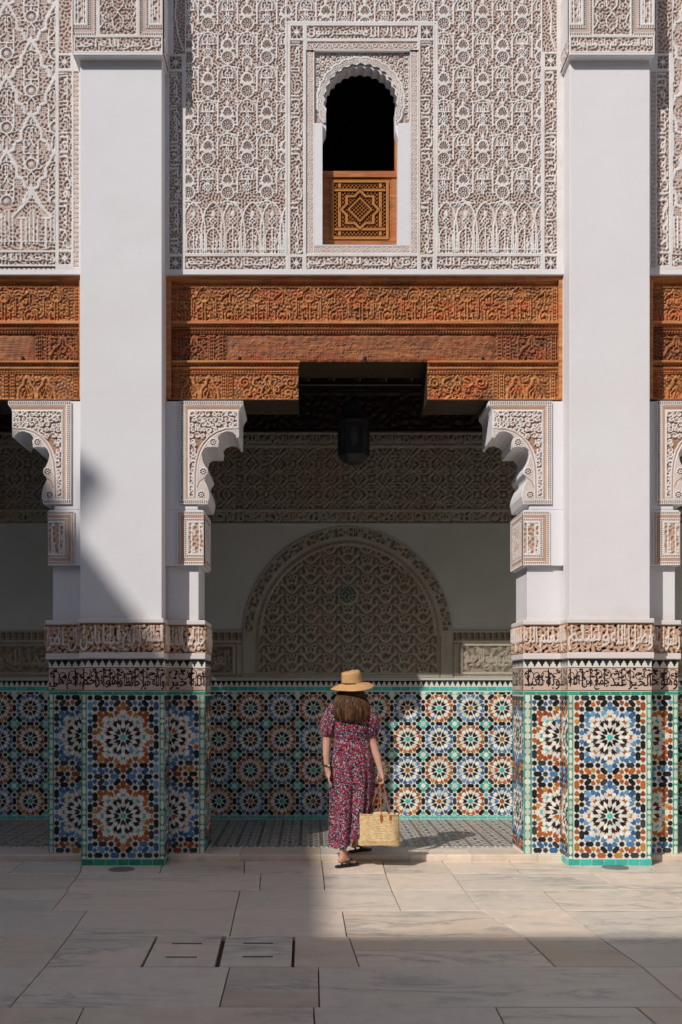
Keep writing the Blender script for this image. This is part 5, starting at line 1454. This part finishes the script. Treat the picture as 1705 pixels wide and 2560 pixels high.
# dark room behind
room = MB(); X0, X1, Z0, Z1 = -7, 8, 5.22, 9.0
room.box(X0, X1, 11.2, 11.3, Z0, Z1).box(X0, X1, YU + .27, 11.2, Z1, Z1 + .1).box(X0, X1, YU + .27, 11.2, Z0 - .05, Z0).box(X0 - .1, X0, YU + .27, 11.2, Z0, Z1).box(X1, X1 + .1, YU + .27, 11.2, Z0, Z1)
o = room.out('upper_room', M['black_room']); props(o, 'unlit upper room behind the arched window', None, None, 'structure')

# side bays
lw = thing('carved_stucco_wall', (PX(-100, YU), YU, PZ(688, YU)), 'carved stucco wall of tiered lobed arches beside the left pier', 'wall', 'carved stucco walls above the lintels')
wall_body(lw, -1700, 214.6)
def side_lattice(r, xs=18.5, y0=321.6):
    for i in range(-9, 40):
        for j in range(-9, 5):
            if (i + j) % 2: continue
            cx, cy = xs + 61.3 * i, y0 + 92.2 * j
            if r.x0 - 70 < cx < r.x1 + 70 and r.y0 - 140 < cy < min(r.y1, 545) + 60: motif_side(r, cx, cy)
def left_main(r):
    r.lab(7, .62, -.455, seed=12); side_lattice(r)
    w = r.win(r.x0, 512, r.x1, 640); r.H[w[2]:w[3], w[0]:w[1]] = np.minimum(r.H[w[2]:w[3], w[0]:w[1]], .62)
    for k in range(-6, 8):
        cx = 20 + 61.3 * (k - 2)
        if k % 2: 
            for s in (-1, 1): r.poly([(cx, 475), (cx + s * 8, 500), (cx + s * 24, 520), (cx + s * 40, 535), (cx + s * 48, 545)], 7, .95)
        for q_ in (-14, -5, 5, 14): r.seg(cx + q_, 545 if abs(q_) > 6 else 530, cx + q_, 612, 3.6)
        r.seg(cx - 26, 548, cx - 26, 624, 6.5, 1); r.seg(cx - 34, 548, cx - 18, 548, 6)
    r.seg(r.x0, 606, r.x1, 606, 3.2)
panel('carved_panel', -420, -60, 140, 628, left_main, 1.35, lw)
def left_frame(r):
    r.H[:] = 1; star_block(r, 148, 142, 178, 175); vert_band(r, 149, 180, 183, 626, ['الحمد لله رب', 'العالمين', 'والسلام'], 15); star_block(r, 148, 633, 179, 664)
    wave_band(r, 186, 198, 183, 670); r.rect(150, -60, 214, 136, 0); r.lab(7, .62, -.45, box=(150, -60, 214, 136)); r.seg(182, -60, 182, 136, 4)
    r.poly([(140, -60), (140, 136)], 5, 1)
panel('carved_border', 140, -60, 214.6, 677, left_frame, 1.35, lw)
def left_bot(r): r.H[:] = 1; hor_band(r, -420, 142, 634, 663, ['واحد الله', 'لا اله', 'الا هو الرحمن', 'الرحيم'], 21)
panel('inscription_band', -420, 628.2, 140, 668, left_bot, 1.25, lw)
panel('wave_border', -420, 668, 140, 677, lambda r: wave_band(r, -420, 140, 669, 677), 1.3, lw, 'stucco', 0, .01)
rw = thing('carved_stucco_wall', (PX(1900, YU), YU, PZ(688, YU)), 'narrow strip of carved stucco wall at the right edge', 'wall', 'carved stucco walls above the lintels')
wall_body(rw, 1612, 3300)
def right_main(r):
    r.lab(7, .62, -.455, seed=14); side_lattice(r, 1726, 300)
    w = r.win(r.x0, 540, r.x1, 640); r.H[w[2]:w[3], w[0]:w[1]] = np.minimum(r.H[w[2]:w[3], w[0]:w[1]], .62)
    for k in range(15):
        for q_ in (0, 9, 18): r.seg(1684 + k * 26 + q_, 545, 1684 + k * 26 + q_, 622, 3.6)
    r.poly([(1679, -60), (1679, 636)], 5, 1)
panel('carved_panel', 1678, -60, 2060, 636, right_main, 1.35, rw)
def right_frame(r):
    r.H[:] = 1; star_block(r, 1641, 142, 1671, 175); vert_band(r, 1641, 1671, 183, 630, ['الله رب', 'العالمين', 'الحمد'], 25); star_block(r, 1641, 636, 1671, 667)
    wave_band(r, 1626, 1637, 183, 670); r.rect(1612, -60, 1678, 136, 0); r.lab(7, .62, -.45, box=(1612, -60, 1678, 136)); r.seg(1640, -60, 1640, 136, 4)
panel('carved_border', 1612, -60, 1678, 677, right_frame, 1.35, rw)
panel('inscription_band', 1678, 636.2, 2060, 677, lambda r: (r.H.__setitem__(slice(None), 1.0), hor_band(r, 1679, 2060, 640, 668, ['وهو', 'السميع', 'العليم', 'الكريم'], 3)), 1.3, rw)

# ================================================================== the other sides of the courtyard (behind and beside the camera)
e_ = 1.07
def wing(name, label, boxes, eave, mt=None):
    t = thing(name, boxes[0][:1] + (boxes[0][2], 0), label, 'building wing')
    m = MB()
    for b in boxes: m.box(*b)
    m.out('wall', M['wing'], t)
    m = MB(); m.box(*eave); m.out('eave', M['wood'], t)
    return t
M['wing'] = m_plaster('pale_limewash', (.50, .49, .46), (.44, .43, .41))
HL = 16.0
xe = .12 - HL * .8 / 1.07
ye = F * H0 / (2338 - CYP) - HL / 1.07
lwg = wing('courtyard_wing', 'plain plastered left wing of the courtyard, outside the view', [(xe - 3, xe - 1.0, ye - 3, YB - .2, 0, HL)], (xe - 3, xe, ye - 3, YU - .1, HL - .25, HL))
wing('courtyard_wing', 'plain plastered wing behind the photographer, outside the view', [(-16, 7.4, ye - 3, ye - 1.0, 0, HL)], (xe, 7.4, ye - 3, ye, HL - .25, HL))
wing('courtyard_wing', 'plain plastered right wing of the courtyard, outside the view', [(7.4, 8.2, -22, YB - .2, 0, 11)], (7.1, 8.2, -22, YU - .1, 10.9, 11.1))
MB().box(xe - .5, xe + .12, -4.6 + 1.4, YU - .12, HL - .22, HL - .03).out('corner_eave', M['wood'], lwg)  # unseen box added to block a sunlight leak on the gallery wall
# unseen caster added over the left wing, shaped for the left pier's pointed shadow
def back(X, Y, Z, z):
    t = (z - Z) / 1.07; return (X - .8 * t, Y - t, z)
tip = back(PX(268, YA), YA, PZ(1196, YA), HL + .9); a = back(PX(196, YA) - .1, YA, PZ(1110, YA), HL + .9); b_ = back(PX(196, YA) - .1, YA, PZ(1335, YA), HL + .9)
m = MB(); zt_ = HL + .9
V = [tip, a, b_]; V = [(p[0], p[1], zt_) for p in V] + [(p[0], p[1], zt_ - .06) for p in V]
o = mesh('roof_canopy', V, [(0, 1, 2), (5, 4, 3), (0, 3, 4, 1), (1, 4, 5, 2), (2, 5, 3, 0)], M['wood'], lwg)
for p in (a, b_): MB().box(p[0] - .06, p[0] + .0, p[1] - .03, p[1] + .03, HL, zt_ - .06).out('canopy_post', M['wood'], lwg)  # posts added to carry the shadow caster

# ================================================================== the woman, her hat, her bag
def V3(px, py, Y): return Vector((PX(px, Y), Y, PZ(py, Y)))
def m_skin():
    def f(n, b):
        k = NB(n); w = k.noise(k.coord(), 18, 4, .6)
        k.link(k.ramp(w.outputs[0], [(.3, (.46, .235, .165)), (.7, (.58, .325, .245))]), b.inputs['Base Color'])
        b.inputs['Subsurface Weight'].default_value = .12; b.inputs['Subsurface Radius'].default_value = (.02, .008, .004); b.inputs['Subsurface Scale'].default_value = .5
    return mat('skin', rough=.5, spec=.4, build=f)
def m_dress():
    def f(n, b):
        k = NB(n); co = k.coord((1, 1, 1)); nz = k.noise(co, 40, 3, .6)
        ad = k.add('ShaderNodeVectorMath', operation='MULTIPLY_ADD'); k.link(nz.outputs[1], ad.inputs[0]); ad.inputs[1].default_value = (.012,) * 3; k.link(co, ad.inputs[2])
        def vor(s):
            v = k.add('ShaderNodeTexVoronoi'); v.inputs['Scale'].default_value = s; k.link(ad.outputs[0], v.inputs['Vector'])
            sp = k.add('ShaderNodeSeparateColor'); k.link(v.outputs['Color'], sp.inputs[0]); return v, sp
        v1, s1 = vor(118); v2, s2 = vor(64)
        small = k.ramp(s1.outputs[0], [(0, (.010, .012, .03)), (.26, (.04, .07, .17)), (.35, (.42, .42, .42)), (.45, (.38, .025, .06)), (.58, (.015, .015, .03)), (.74, (.12, .24, .32)), (.80, (.42, .06, .13)), (.90, (.45, .33, .29)), (.95, (.08, .015, .04))], 'CONSTANT')
        big = k.ramp(s2.outputs[0], [(0, (.42, .010, .016)), (.45, (.32, .010, .045)), (.62, (.36, .03, .11)), (.8, (.03, .03, .10)), (.9, (.42, .10, .05))], 'CONSTANT')
        gate = k.ramp(s2.outputs[1], [(0, (0, 0, 0)), (.60, (1, 1, 1))], 'CONSTANT')
        near = k.ramp(v2.outputs['Distance'], [(.0, (1, 1, 1)), (.46, (1, 1, 1)), (.52, (0, 0, 0))])
        g2 = k.mix(1.0, gate, near, 'MULTIPLY')
        k.link(k.mix(1.0, k.mix(g2, small, big), (.86, .86, .86), 'MULTIPLY'), b.inputs['Base Color'])
        k.bump(k.noise(co, 300, 2, .5).outputs[0], .2, .001, b)
        b.inputs['Sheen Weight'].default_value = .15
    return mat('floral_dress_fabric', rough=.85, spec=.2, build=f)
def m_hair():
    def f(n, b):
        k = NB(n); w = k.noise(k.coord((5, 5, .22)), 22, 3, .6)
        k.link(k.ramp(w.outputs[0], [(.32, (.022, .010, .006)), (.5, (.085, .036, .016)), (.68, (.24, .11, .048))]), b.inputs['Base Color'])
        k.bump(w.outputs[0], .25, .003, b)
    return mat('brown_hair', rough=.5, spec=.25, build=f)
def m_straw(name, c1, c2, c3, sc):
    def f(n, b):
        k = NB(n); w = k.noise(k.coord(sc), 30, 4, .6)
        c = k.ramp(w.outputs[0], [(.3, c1), (.5, c2), (.72, c3)]); k.link(c, b.inputs['Base Color']); k.bump(w.outputs[0], .4, .002, b)
    return mat(name, rough=.7, spec=.25, build=f)
M['skin'] = m_skin(); M['dress'] = m_dress(); M['hair'] = m_hair()
M['hat'] = m_straw('fine_hat_straw', (.44, .24, .10), (.54, .31, .14), (.60, .37, .18), (.6, .6, 6))
M['bag'] = m_straw('woven_palm_leaf', (.44, .29, .13), (.61, .45, .245), (.73, .57, .345), (1.0, 1.0, 1.6))
M['leather'] = mat('tan_leather', (.36, .10, .028), .45, .4)
M['black'] = mat('black_rubber', (.014, .014, .015), .5, .4)
M['metal'] = mat('watch_metal', (.6, .55, .45), .3, .8)

woman = thing('person', (.345, 8.5, 0), 'woman seen from behind in red floral dress and straw hat, stepping onto the low step', 'person')
def skin_mesh(name, nodes, edges, material, parent, lvl=2):
    names = list(nodes); me = bpy.data.meshes.new(name)
    me.from_pydata([tuple(nodes[k][0]) for k in names], [(names.index(a), names.index(b)) for a, b in edges], [])
    o = bpy.data.objects.new(name, me); COL.objects.link(o)
    md = o.modifiers.new('Skin', 'SKIN'); md.use_smooth_shade = True; md.branch_smoothing = .6
    sv = me.skin_vertices[0].data
    for i, k in enumerate(names):
        r = nodes[k][1]; sv[i].radius = r if isinstance(r, tuple) else (r, r)
    sv[0].use_root = True
    sb = o.modifiers.new('Sub', 'SUBSURF'); sb.levels = lvl; sb.render_levels = lvl
    dg = bpy.context.evaluated_depsgraph_get(); m2 = bpy.data.meshes.new_from_object(o.evaluated_get(dg))
    bpy.data.objects.remove(o); bpy.data.meshes.remove(me)
    V = np.array([v.co[:] for v in m2.vertices]); Fc = [tuple(p.vertices) for p in m2.polygons]; bpy.data.meshes.remove(m2)
    return mesh(name, V, Fc, material, parent, True)
v = Vector
FB_DIR = v((.78, .62, 0)); FF_DIR = v((.80, .60, 0))
ab, af = v((.275, 8.425, .085)), v((.408, 8.84, .145))
N = {
 'pelvis': (v((.355, 8.53, .90)), (.13, .10)), 'spine': (v((.352, 8.51, 1.08)), (.105, .085)), 'chest': (v((.345, 8.50, 1.27)), (.12, .09)), 'neck0': (v((.345, 8.50, 1.40)), (.065, .06)),
 'neck': (v((.347, 8.515, 1.46)), .048), 'head0': (v((.35, 8.53, 1.51)), (.062, .068)), 'head': (v((.352, 8.535, 1.575)), (.075, .088)), 'headtop': (v((.352, 8.535, 1.63)), (.055, .065)),
 'shL': (v((.205, 8.50, 1.355)), .05), 'elL': (v((.138, 8.50, 1.10)), (.038, .04)), 'faL': (v((.133, 8.475, .98)), (.034, .034)), 'wrL': (v((.138, 8.455, .865)), (.022, .026)), 'paL': (v((.146, 8.45, .81)), (.024, .036)), 'knL': (v((.152, 8.445, .775)), (.018, .036)),
 'shR': (v((.485, 8.50, 1.355)), .05), 'elR': (v((.525, 8.52, 1.085)), (.041, .043)), 'faR': (v((.565, 8.49, .96)), (.036, .036)), 'wrR': (v((.592, 8.455, .855)), (.023, .027)), 'paR': (v((.604, 8.44, .80)), (.026, .036)), 'knR': (v((.610, 8.43, .765)), (.02, .036)),
 'hipB': (v((.275, 8.53, .82)), .085), 'kneeB': (v((.282, 8.50, .48)), .056), 'calfB': (v((.278, 8.455, .32)), .052), 'ankB': (ab, .031), 'heelB': (ab - FB_DIR * .045 + v((0, 0, -.042)), .026), 'midB': (ab + FB_DIR * .07 + v((0, 0, -.042)), (.034, .024)), 'toeB': (ab + FB_DIR * .135 + v((0, 0, -.056)), (.036, .014)),
 'hipF': (v((.435, 8.56, .82)), .085), 'kneeF': (v((.425, 8.74, .52)), .056), 'calfF': (v((.414, 8.79, .37)), .052), 'ankF': (af, .031), 'heelF': (af - FF_DIR * .045 + v((0, 0, -.042)), .026), 'midF': (af + FF_DIR * .07 + v((0, 0, -.042)), (.034, .024)), 'toeF': (af + FF_DIR * .135 + v((0, 0, -.056)), (.036, .014)),
}
E_ = [('pelvis', 'spine'), ('spine', 'chest'), ('chest', 'neck0'), ('neck0', 'neck'), ('neck', 'head0'), ('head0', 'head'), ('head', 'headtop'),
      ('chest', 'shL'), ('shL', 'elL'), ('elL', 'faL'), ('faL', 'wrL'), ('wrL', 'paL'), ('paL', 'knL'), ('chest', 'shR'), ('shR', 'elR'), ('elR', 'faR'), ('faR', 'wrR'), ('wrR', 'paR'), ('paR', 'knR'),
      ('pelvis', 'hipB'), ('hipB', 'kneeB'), ('kneeB', 'calfB'), ('calfB', 'ankB'), ('ankB', 'heelB'), ('ankB', 'midB'), ('midB', 'toeB'),
      ('pelvis', 'hipF'), ('hipF', 'kneeF'), ('kneeF', 'calfF'), ('calfF', 'ankF'), ('ankF', 'heelF'), ('ankF', 'midF'), ('midF', 'toeF')]
for s, kn, dirs in (('L', N['knL'][0], 1), ('R', N['knR'][0], -1)):
    for i in range(4):
        y = kn.y - .028 + i * .0185; ln = (.066, .078, .074, .058)[i]; rad = (.0080, .0088, .0085, .0074)[i]
        if s == 'L':
            p0 = v((kn.x + .002, y, kn.z - .006)); p1 = p0 + v((.004, 0, -ln * .5)); p2 = p1 + v((.014, .0, -ln * .32)); p3 = p2 + v((.012, .0, -ln * .12))
        else:
            p0 = v((kn.x + .002, y, kn.z - .004)); p1 = p0 + v((.010, 0, -.030)); p2 = p1 + v((-.022, 0, -.018)); p3 = p2 + v((-.022, 0, .010))
        for j, p in enumerate((p0, p1, p2, p3)): N[f'f{s}{i}{j}'] = (p, rad * (1.05 - .1 * j))
        E_ += [('kn' + s, f'f{s}{i}0'), (f'f{s}{i}0', f'f{s}{i}1'), (f'f{s}{i}1', f'f{s}{i}2'), (f'f{s}{i}2', f'f{s}{i}3')]
    pa = N['pa' + s][0]; sx = 1 if s == 'L' else -1
    t0 = pa + v((sx * .016, .022, -.002)); t1 = t0 + v((sx * .012, .012, -.028)); t2 = t1 + v((-sx * .002, -.004, -.026))
    for j, p in enumerate((t0, t1, t2)): N[f't{s}{j}'] = (p, .0105 - .001 * j)
    E_ += [('pa' + s, f't{s}0'), (f't{s}0', f't{s}1'), (f't{s}1', f't{s}2')]
skin_mesh('body', N, E_, M['skin'], woman)
# dress: lofted rings with folds
def interp(tab, z):
    for (z0, *a), (z1, *b) in zip(tab[:-1], tab[1:]):
        if z0 >= z >= z1:
            t = (z0 - z) / (z0 - z1); t = t * t * (3 - 2 * t); return [x + (y - x) * t for x, y in zip(a, b)]
    return list(tab[-1][1:]) if z < tab[-1][0] else list(tab[0][1:])
#      z     cx    cy    rx    ry   fold
TAB = [(1.425, .345, 8.505, .085, .07, 0), (1.39, .345, 8.50, .140, .088, .0), (1.33, .346, 8.50, .172, .108, .004), (1.20, .350, 8.50, .160, .118, .008), (1.085, .352, 8.51, .150, .112, .012),
       (1.02, .356, 8.52, .162, .128, .02), (.90, .360, 8.54, .186, .160, .03), (.75, .358, 8.56, .196, .175, .04), (.55, .352, 8.575, .193, .19, .055), (.38, .338, 8.58, .180, .20, .07), (.22, .322, 8.57, .165, .20, .085), (.155, .312, 8.56, .160, .20, .095)]
SEG, ROWS = 160, 120; Vd, Fd = [], []
rd = random.Random(8); ph = [rd.uniform(0, 6.28) for _ in range(6)]
for i in range(ROWS + 1):
    t = i / ROWS
    for k in range(SEG):
        a = 2 * math.pi * k / SEG
        hem = .165 + .10 * (0.5 + .5 * math.tanh((math.cos(a) - .15) * 5)) * 1.0 + .006 * math.sin(9 * a)
        z = 1.425 - t * (1.425 - hem)
        cx, cy, rx, ry, f = interp(TAB, z)
        w = (math.sin(7 * a + ph[0] + z * 1.5) * .5 + math.sin(13 * a + ph[1] - z * 2) * .32 + math.sin(23 * a + ph[2]) * .2 + math.sin(38 * a + ph[3] + z * 3) * .1)
        g = 1 + f * w * 1.5
        if z < 1.10: g += -.15 * min(1, (1.10 - z) / .3) * math.exp(-((((a - 4.72 + math.pi) % (2 * math.pi)) - math.pi) / .085) ** 2) - .14 * min(1, (1.10 - z) / .5) * math.exp(-((((a - 5.35 + math.pi) % (2 * math.pi)) - math.pi) / .10) ** 2) - .10 * min(1, (1.10 - z) / .5) * math.exp(-((((a - 4.1 + math.pi) % (2 * math.pi)) - math.pi) / .09) ** 2)
        gath = .022 * math.exp(-((z - 1.085) / .018) ** 2); g -= gath; g += .008 * math.sin(46 * a) * math.exp(-((z - 1.05) / .05) ** 2)
        c, s_ = math.cos(a), math.sin(a)
        Vd.append((cx + rx * g * math.copysign(abs(c) ** .9, c), cy + ry * g * math.copysign(abs(s_) ** .9, s_), z))
for i in range(ROWS):
    for k in range(SEG):
        j = (k + 1) % SEG; Fd.append((i * SEG + k, (i + 1) * SEG + k, (i + 1) * SEG + j, i * SEG + j))
dress = mesh('dress', Vd, Fd, M['dress'], woman, True)
for sg, sh, el in ((-1, v((.222, 8.50, 1.372)), v((.137, 8.50, 1.115))), (1, v((.470, 8.50, 1.372)), v((.519, 8.515, 1.108)))):
    pts, rad = [], []
    for i in range(26):
        t = i / 25; pts.append(sh.lerp(el, t) + v((sg * .012 * math.sin(math.pi * t), 0, 0)))
        r_ = .058 + .022 * math.sin(math.pi * min(1, t * 1.05)) - .018 * max(0, (t - .82) / .18) ** 2; rad.append(r_ if t < .97 else r_ + .006)
    b = MB(); b.tube(pts, rad, 48)
    W = []
    for idx, p in enumerate(b.V):
        i, k = divmod(idx, 48); c = pts[i]; d = v(p) - c; t = i / 25
        W.append(tuple(c + d * (1 + .07 * math.sin(11 * k / 48 * 6.283 + t * 3) * (.4 + t) + .05 * math.sin(t * 18 + k * .3))))
    b.V = W; b.out('sleeve', M['dress'], dress, True)
# hair
Vh, Fh = [], []; SEG, ROWS = 140, 34
HT = [(1.575, .350, 8.53, .086, .10), (1.52, .350, 8.525, .098, .105), (1.46, .348, 8.505, .122, .112), (1.40, .346, 8.49, .153, .118), (1.34, .347, 8.475, .165, .118), (1.26, .350, 8.462, .150, .112)]
rd = random.Random(4); tips = [rd.uniform(-.012, .014) for _ in range(SEG)]
for i in range(ROWS + 1):
    t = i / ROWS
    for k in range(SEG):
        a = math.pi + math.pi * (k / (SEG - 1)) ; a = math.pi * .92 + math.pi * 1.16 * k / (SEG - 1)
        bot = 1.258 + .018 * abs(math.cos(a)) ** 3 + tips[k] * .8 + .006 * math.sin(7 * a)
        z = 1.575 - t * (1.575 - bot); cx, cy, rx, ry = interp(HT, z)
        g = 1 + (.016 * math.sin(11 * a + 2 * z) + .006 * math.sin(33 * a + 5 * z) + .003 * rd.uniform(-1, 1)) * min(1, .3 + t)
        Vh.append((cx + rx * g * math.cos(a), cy + ry * g * math.sin(a), z))
for i in range(ROWS):
    for k in range(SEG - 1): Fh.append((i * SEG + k, (i + 1) * SEG + k, (i + 1) * SEG + k + 1, i * SEG + k + 1))
n = len(Vh); Vh += [(x + (.35 - x) * .3, y + (8.53 - y) * .3, z + .004) for x, y, z in Vh]; Fh += [tuple(n + q for q in f[::-1]) for f in Fh]
Fh += [(ROWS * SEG + k, n + ROWS * SEG + k, n + ROWS * SEG + k + 1, ROWS * SEG + k + 1) for k in range(SEG - 1)]
hair = mesh('hair', Vh, Fh, M['hair'], woman, True)
b = MB(); rd = random.Random(6)
for q in range(320):
    a = math.pi * .95 + math.pi * 1.10 * rd.random(); dz = rd.uniform(-.01, .03); off = rd.uniform(-.003, .006); P_ = []
    zb = 1.250 + .018 * abs(math.cos(a)) ** 3 + rd.uniform(-.014, .02)
    for i in range(7):
        t = i / 6; z = 1.56 - t * (1.56 - zb); cx, cy, rx, ry = interp(HT, z); aa = a + .03 * math.sin(t * 5 + q)
        P_.append((cx + (rx + off) * math.cos(aa), cy + (ry + off) * math.sin(aa), z))
    b.tube(P_, [.0016, .0018, .0018, .0017, .0015, .0012, .0005], 5)
o = b.out('loose_strands', M['hair'], hair, True); o['kind'] = 'stuff'
# hat
prof = [(.001, .111), (.05, .112), (.068, .109), (.080, .099), (.0845, .086), (.087, .05), (.0895, .012), (.093, .004), (.115, -.002), (.150, -.014), (.180, -.030), (.1885, -.036), (.190, -.039), (.187, -.041), (.15, -.019), (.11, -.007), (.09, -.002), (.085, .02), (.081, .08), (.05, .104), (.001, .105)]
b = MB(); b.lathe(prof, 0, 0, 72)
mt = Matrix.Translation(v((.3565, 8.525, 1.572))) @ Matrix.Rotation(R(-5), 4, 'Y') @ Matrix.Rotation(R(7), 4, 'X')
b.V = [tuple(mt @ v((x, y, z + (.008 * math.sin(2 * math.atan2(y, x) + .6) * (math.hypot(x, y) / .19) ** 2) + (-.006 * (x < 0) * (z > .1))))) for x, y, z in b.V]
hat = b.out('straw_hat', M['hat'], woman, True)
# watch
c = v((.1375, 8.457, .872)); b = MB(); P_ = []
b.tube([c + v((.0285 * math.cos(t), .0325 * math.sin(t), .002 * math.sin(t))) for t in [i * 6.2832 / 24 for i in range(25)]], .0055, 8)
w_ = b.out('watch_strap', M['black'], woman, True)
MB().box(c.x + .006, c.x + .024, c.y - .038, c.y - .034, c.z - .007, c.z + .007).out('buckle', M['metal'], w_)
# sandals
for an, d in ((ab, FB_DIR), (af, FF_DIR)):
    z0 = 0.0 if an is ab else ZF; side = v((-d.y, d.x, 0)); heel = an - d * .075; heel.z = z0 + .003
    out = []
    for t, wd in ((0, .018), (.02, .030), (.07, .033), (.12, .033), (.17, .043), (.205, .040), (.235, .026), (.245, .010)):
        out.append((t, wd))
    P_ = [heel + d * t + side * wd_ for t, wd_ in out] + [heel + d * t - side * wd_ for t, wd_ in out[::-1]]
    n = len(P_); V = [tuple(p) for p in P_] + [(p.x, p.y, p.z + .016) for p in P_]
    s_ = mesh('sandal', V, [tuple(range(n)), tuple(range(2 * n - 1, n - 1, -1))] + [(i, n + i, n + (i + 1) % n, (i + 1) % n) for i in range(n)], M['black'], woman)
    b = MB(); toe = heel + d * .20; toe.z = z0 + .03
    for sg in (-1, 1):
        base = heel + d * .095 + side * sg * .036; base.z = z0 + .012; mid = heel + d * .145 + side * sg * .026; mid.z = z0 + .062
        b.tube([base, base + v((0, 0, .03)), mid, toe], [.009, .010, .010, .006], 8)
    b.out('strap', M['black'], s_, True)

# bag
bx, by = PX(948, 8.42), 8.42
bag = thing('straw_bag', (bx, by, .197), 'rectangular woven straw shopping bag with long tan leather handles', 'bag')
Vb, Fb = [], []; SEG, ROWS = 168, 64; zb, zt_ = .197, .465; rd = random.Random(2)
def sup(a, rx, ry, e=.38):
    c, s_ = math.cos(a), math.sin(a); return (rx * math.copysign(abs(c) ** e, c), ry * math.copysign(abs(s_) ** e, s_))
ca, sa = math.cos(R(-7)), math.sin(R(-7))
col = [rd.uniform(-1, 1) for _ in range(SEG)]
for i in range(ROWS + 1):
    t = i / ROWS; z = zb + (zt_ - zb) * t
    rx = .174 - .010 * t - .004 * math.sin(math.pi * t); ry = .075 - .012 * t
    for k in range(SEG):
        a = 2 * math.pi * k / SEG; x, y = sup(a, rx, ry)
        row = math.sin(t * ROWS / 64 * 2 * math.pi * 13 + (math.pi if (k // 3) % 2 else 0)); rib = .0030 * row + .0010 * math.cos(k * 2 * math.pi / 6) + .0006 * col[k]
        l = math.hypot(x, y); g = 1 + rib / l + (.004 * math.sin(5 * a + 3 * t)) / l
        z_ = z + (.006 * math.sin(x * 26 + 1) if t > .9 else 0) * (t - .9) * 10 - .006 * (1 - t) * abs(math.sin(x * 9))
        Vb.append((bx + x * g * ca - y * g * sa, by + x * g * sa + y * g * ca, z_))
for i in range(ROWS):
    for k in range(SEG):
        j = (k + 1) % SEG; Fb.append((i * SEG + k, i * SEG + j, (i + 1) * SEG + j, (i + 1) * SEG + k))
Fb.append(tuple(range(SEG))[::-1])
n = len(Vb); Vb += [(bx + (x - bx) * .96, by + (y - by) * .92, z - .002) for x, y, z in Vb[ROWS * SEG:]] + [(bx + (x - bx) * .96, by + (y - by) * .9, z - .2) for x, y, z in Vb[ROWS * SEG:]]
for k in range(SEG):
    j = (k + 1) % SEG; Fb.append((ROWS * SEG + k, ROWS * SEG + j, n + j, n + k)); Fb.append((n + k, n + j, n + SEG + j, n + SEG + k))
basket = mesh('basket', Vb, Fb, M['bag'], bag, True)
for q in range(5):
    b = MB(); z = zb + .006 + q * .0085
    b.tube([(bx + x * ca - y * sa, by + x * sa + y * ca, z + .0015 * math.sin(a * 20)) for a in [i * 6.2832 / 60 for i in range(61)] for x, y in [sup(a, .1755, .0765)]], .0042, 6); b.out('braid_row', M['bag'], bag, True)
b = MB(); z = zt_ - .004; b.tube([(bx + x * ca - y * sa, by + x * sa + y * ca, z + .004 * math.sin(x * 26 + 1)) for a in [i * 6.2832 / 60 for i in range(61)] for x, y in [sup(a, .164, .064)]], .005, 6)
b.out('braided_rim', M['bag'], bag, True)
hand = v((.605, 8.435, .742))
for (pa_, pb_, Yh, Yt) in (((953, 2040), (976, 2040), 8.353, 8.425), ((924, 2034), (943, 2032), 8.485, 8.445)):
    A = V3(*pa_, Yh); B = V3(*pb_, Yh); top = v((hand.x, Yt, hand.z)); pts = []
    for P0, s in ((A, 1), (B, -1)):
        pass
    LL = [A + v((0, -.004, -.045)), A, A.lerp(top, .5) + v((-.004, 0, 0)), top + v((-.014, 0, -.035)), top + v((0, 0, -.008)), top + v((.012, 0, -.03)), B.lerp(top, .5) + v((.004, 0, 0)), B, B + v((0, -.004, -.045))]
    MB().tube(LL, .0062, 8).out('handle', M['leather'], bag, True)
    for P0 in (A, B):
        y_ = P0.y - (.012 if Yh < 8.4 else -.012); s_ = 1 if Yh < 8.4 else -1
        Q = [(P0.x - .011, P0.z + .012), (P0.x + .011, P0.z + .012), (P0.x + .013, P0.z - .03), (P0.x, P0.z - .058), (P0.x - .013, P0.z - .03)]
        MB().prism(Q, min(y_, y_ + .006), max(y_, y_ + .006)).out('leather_tab', M['leather'], bag)
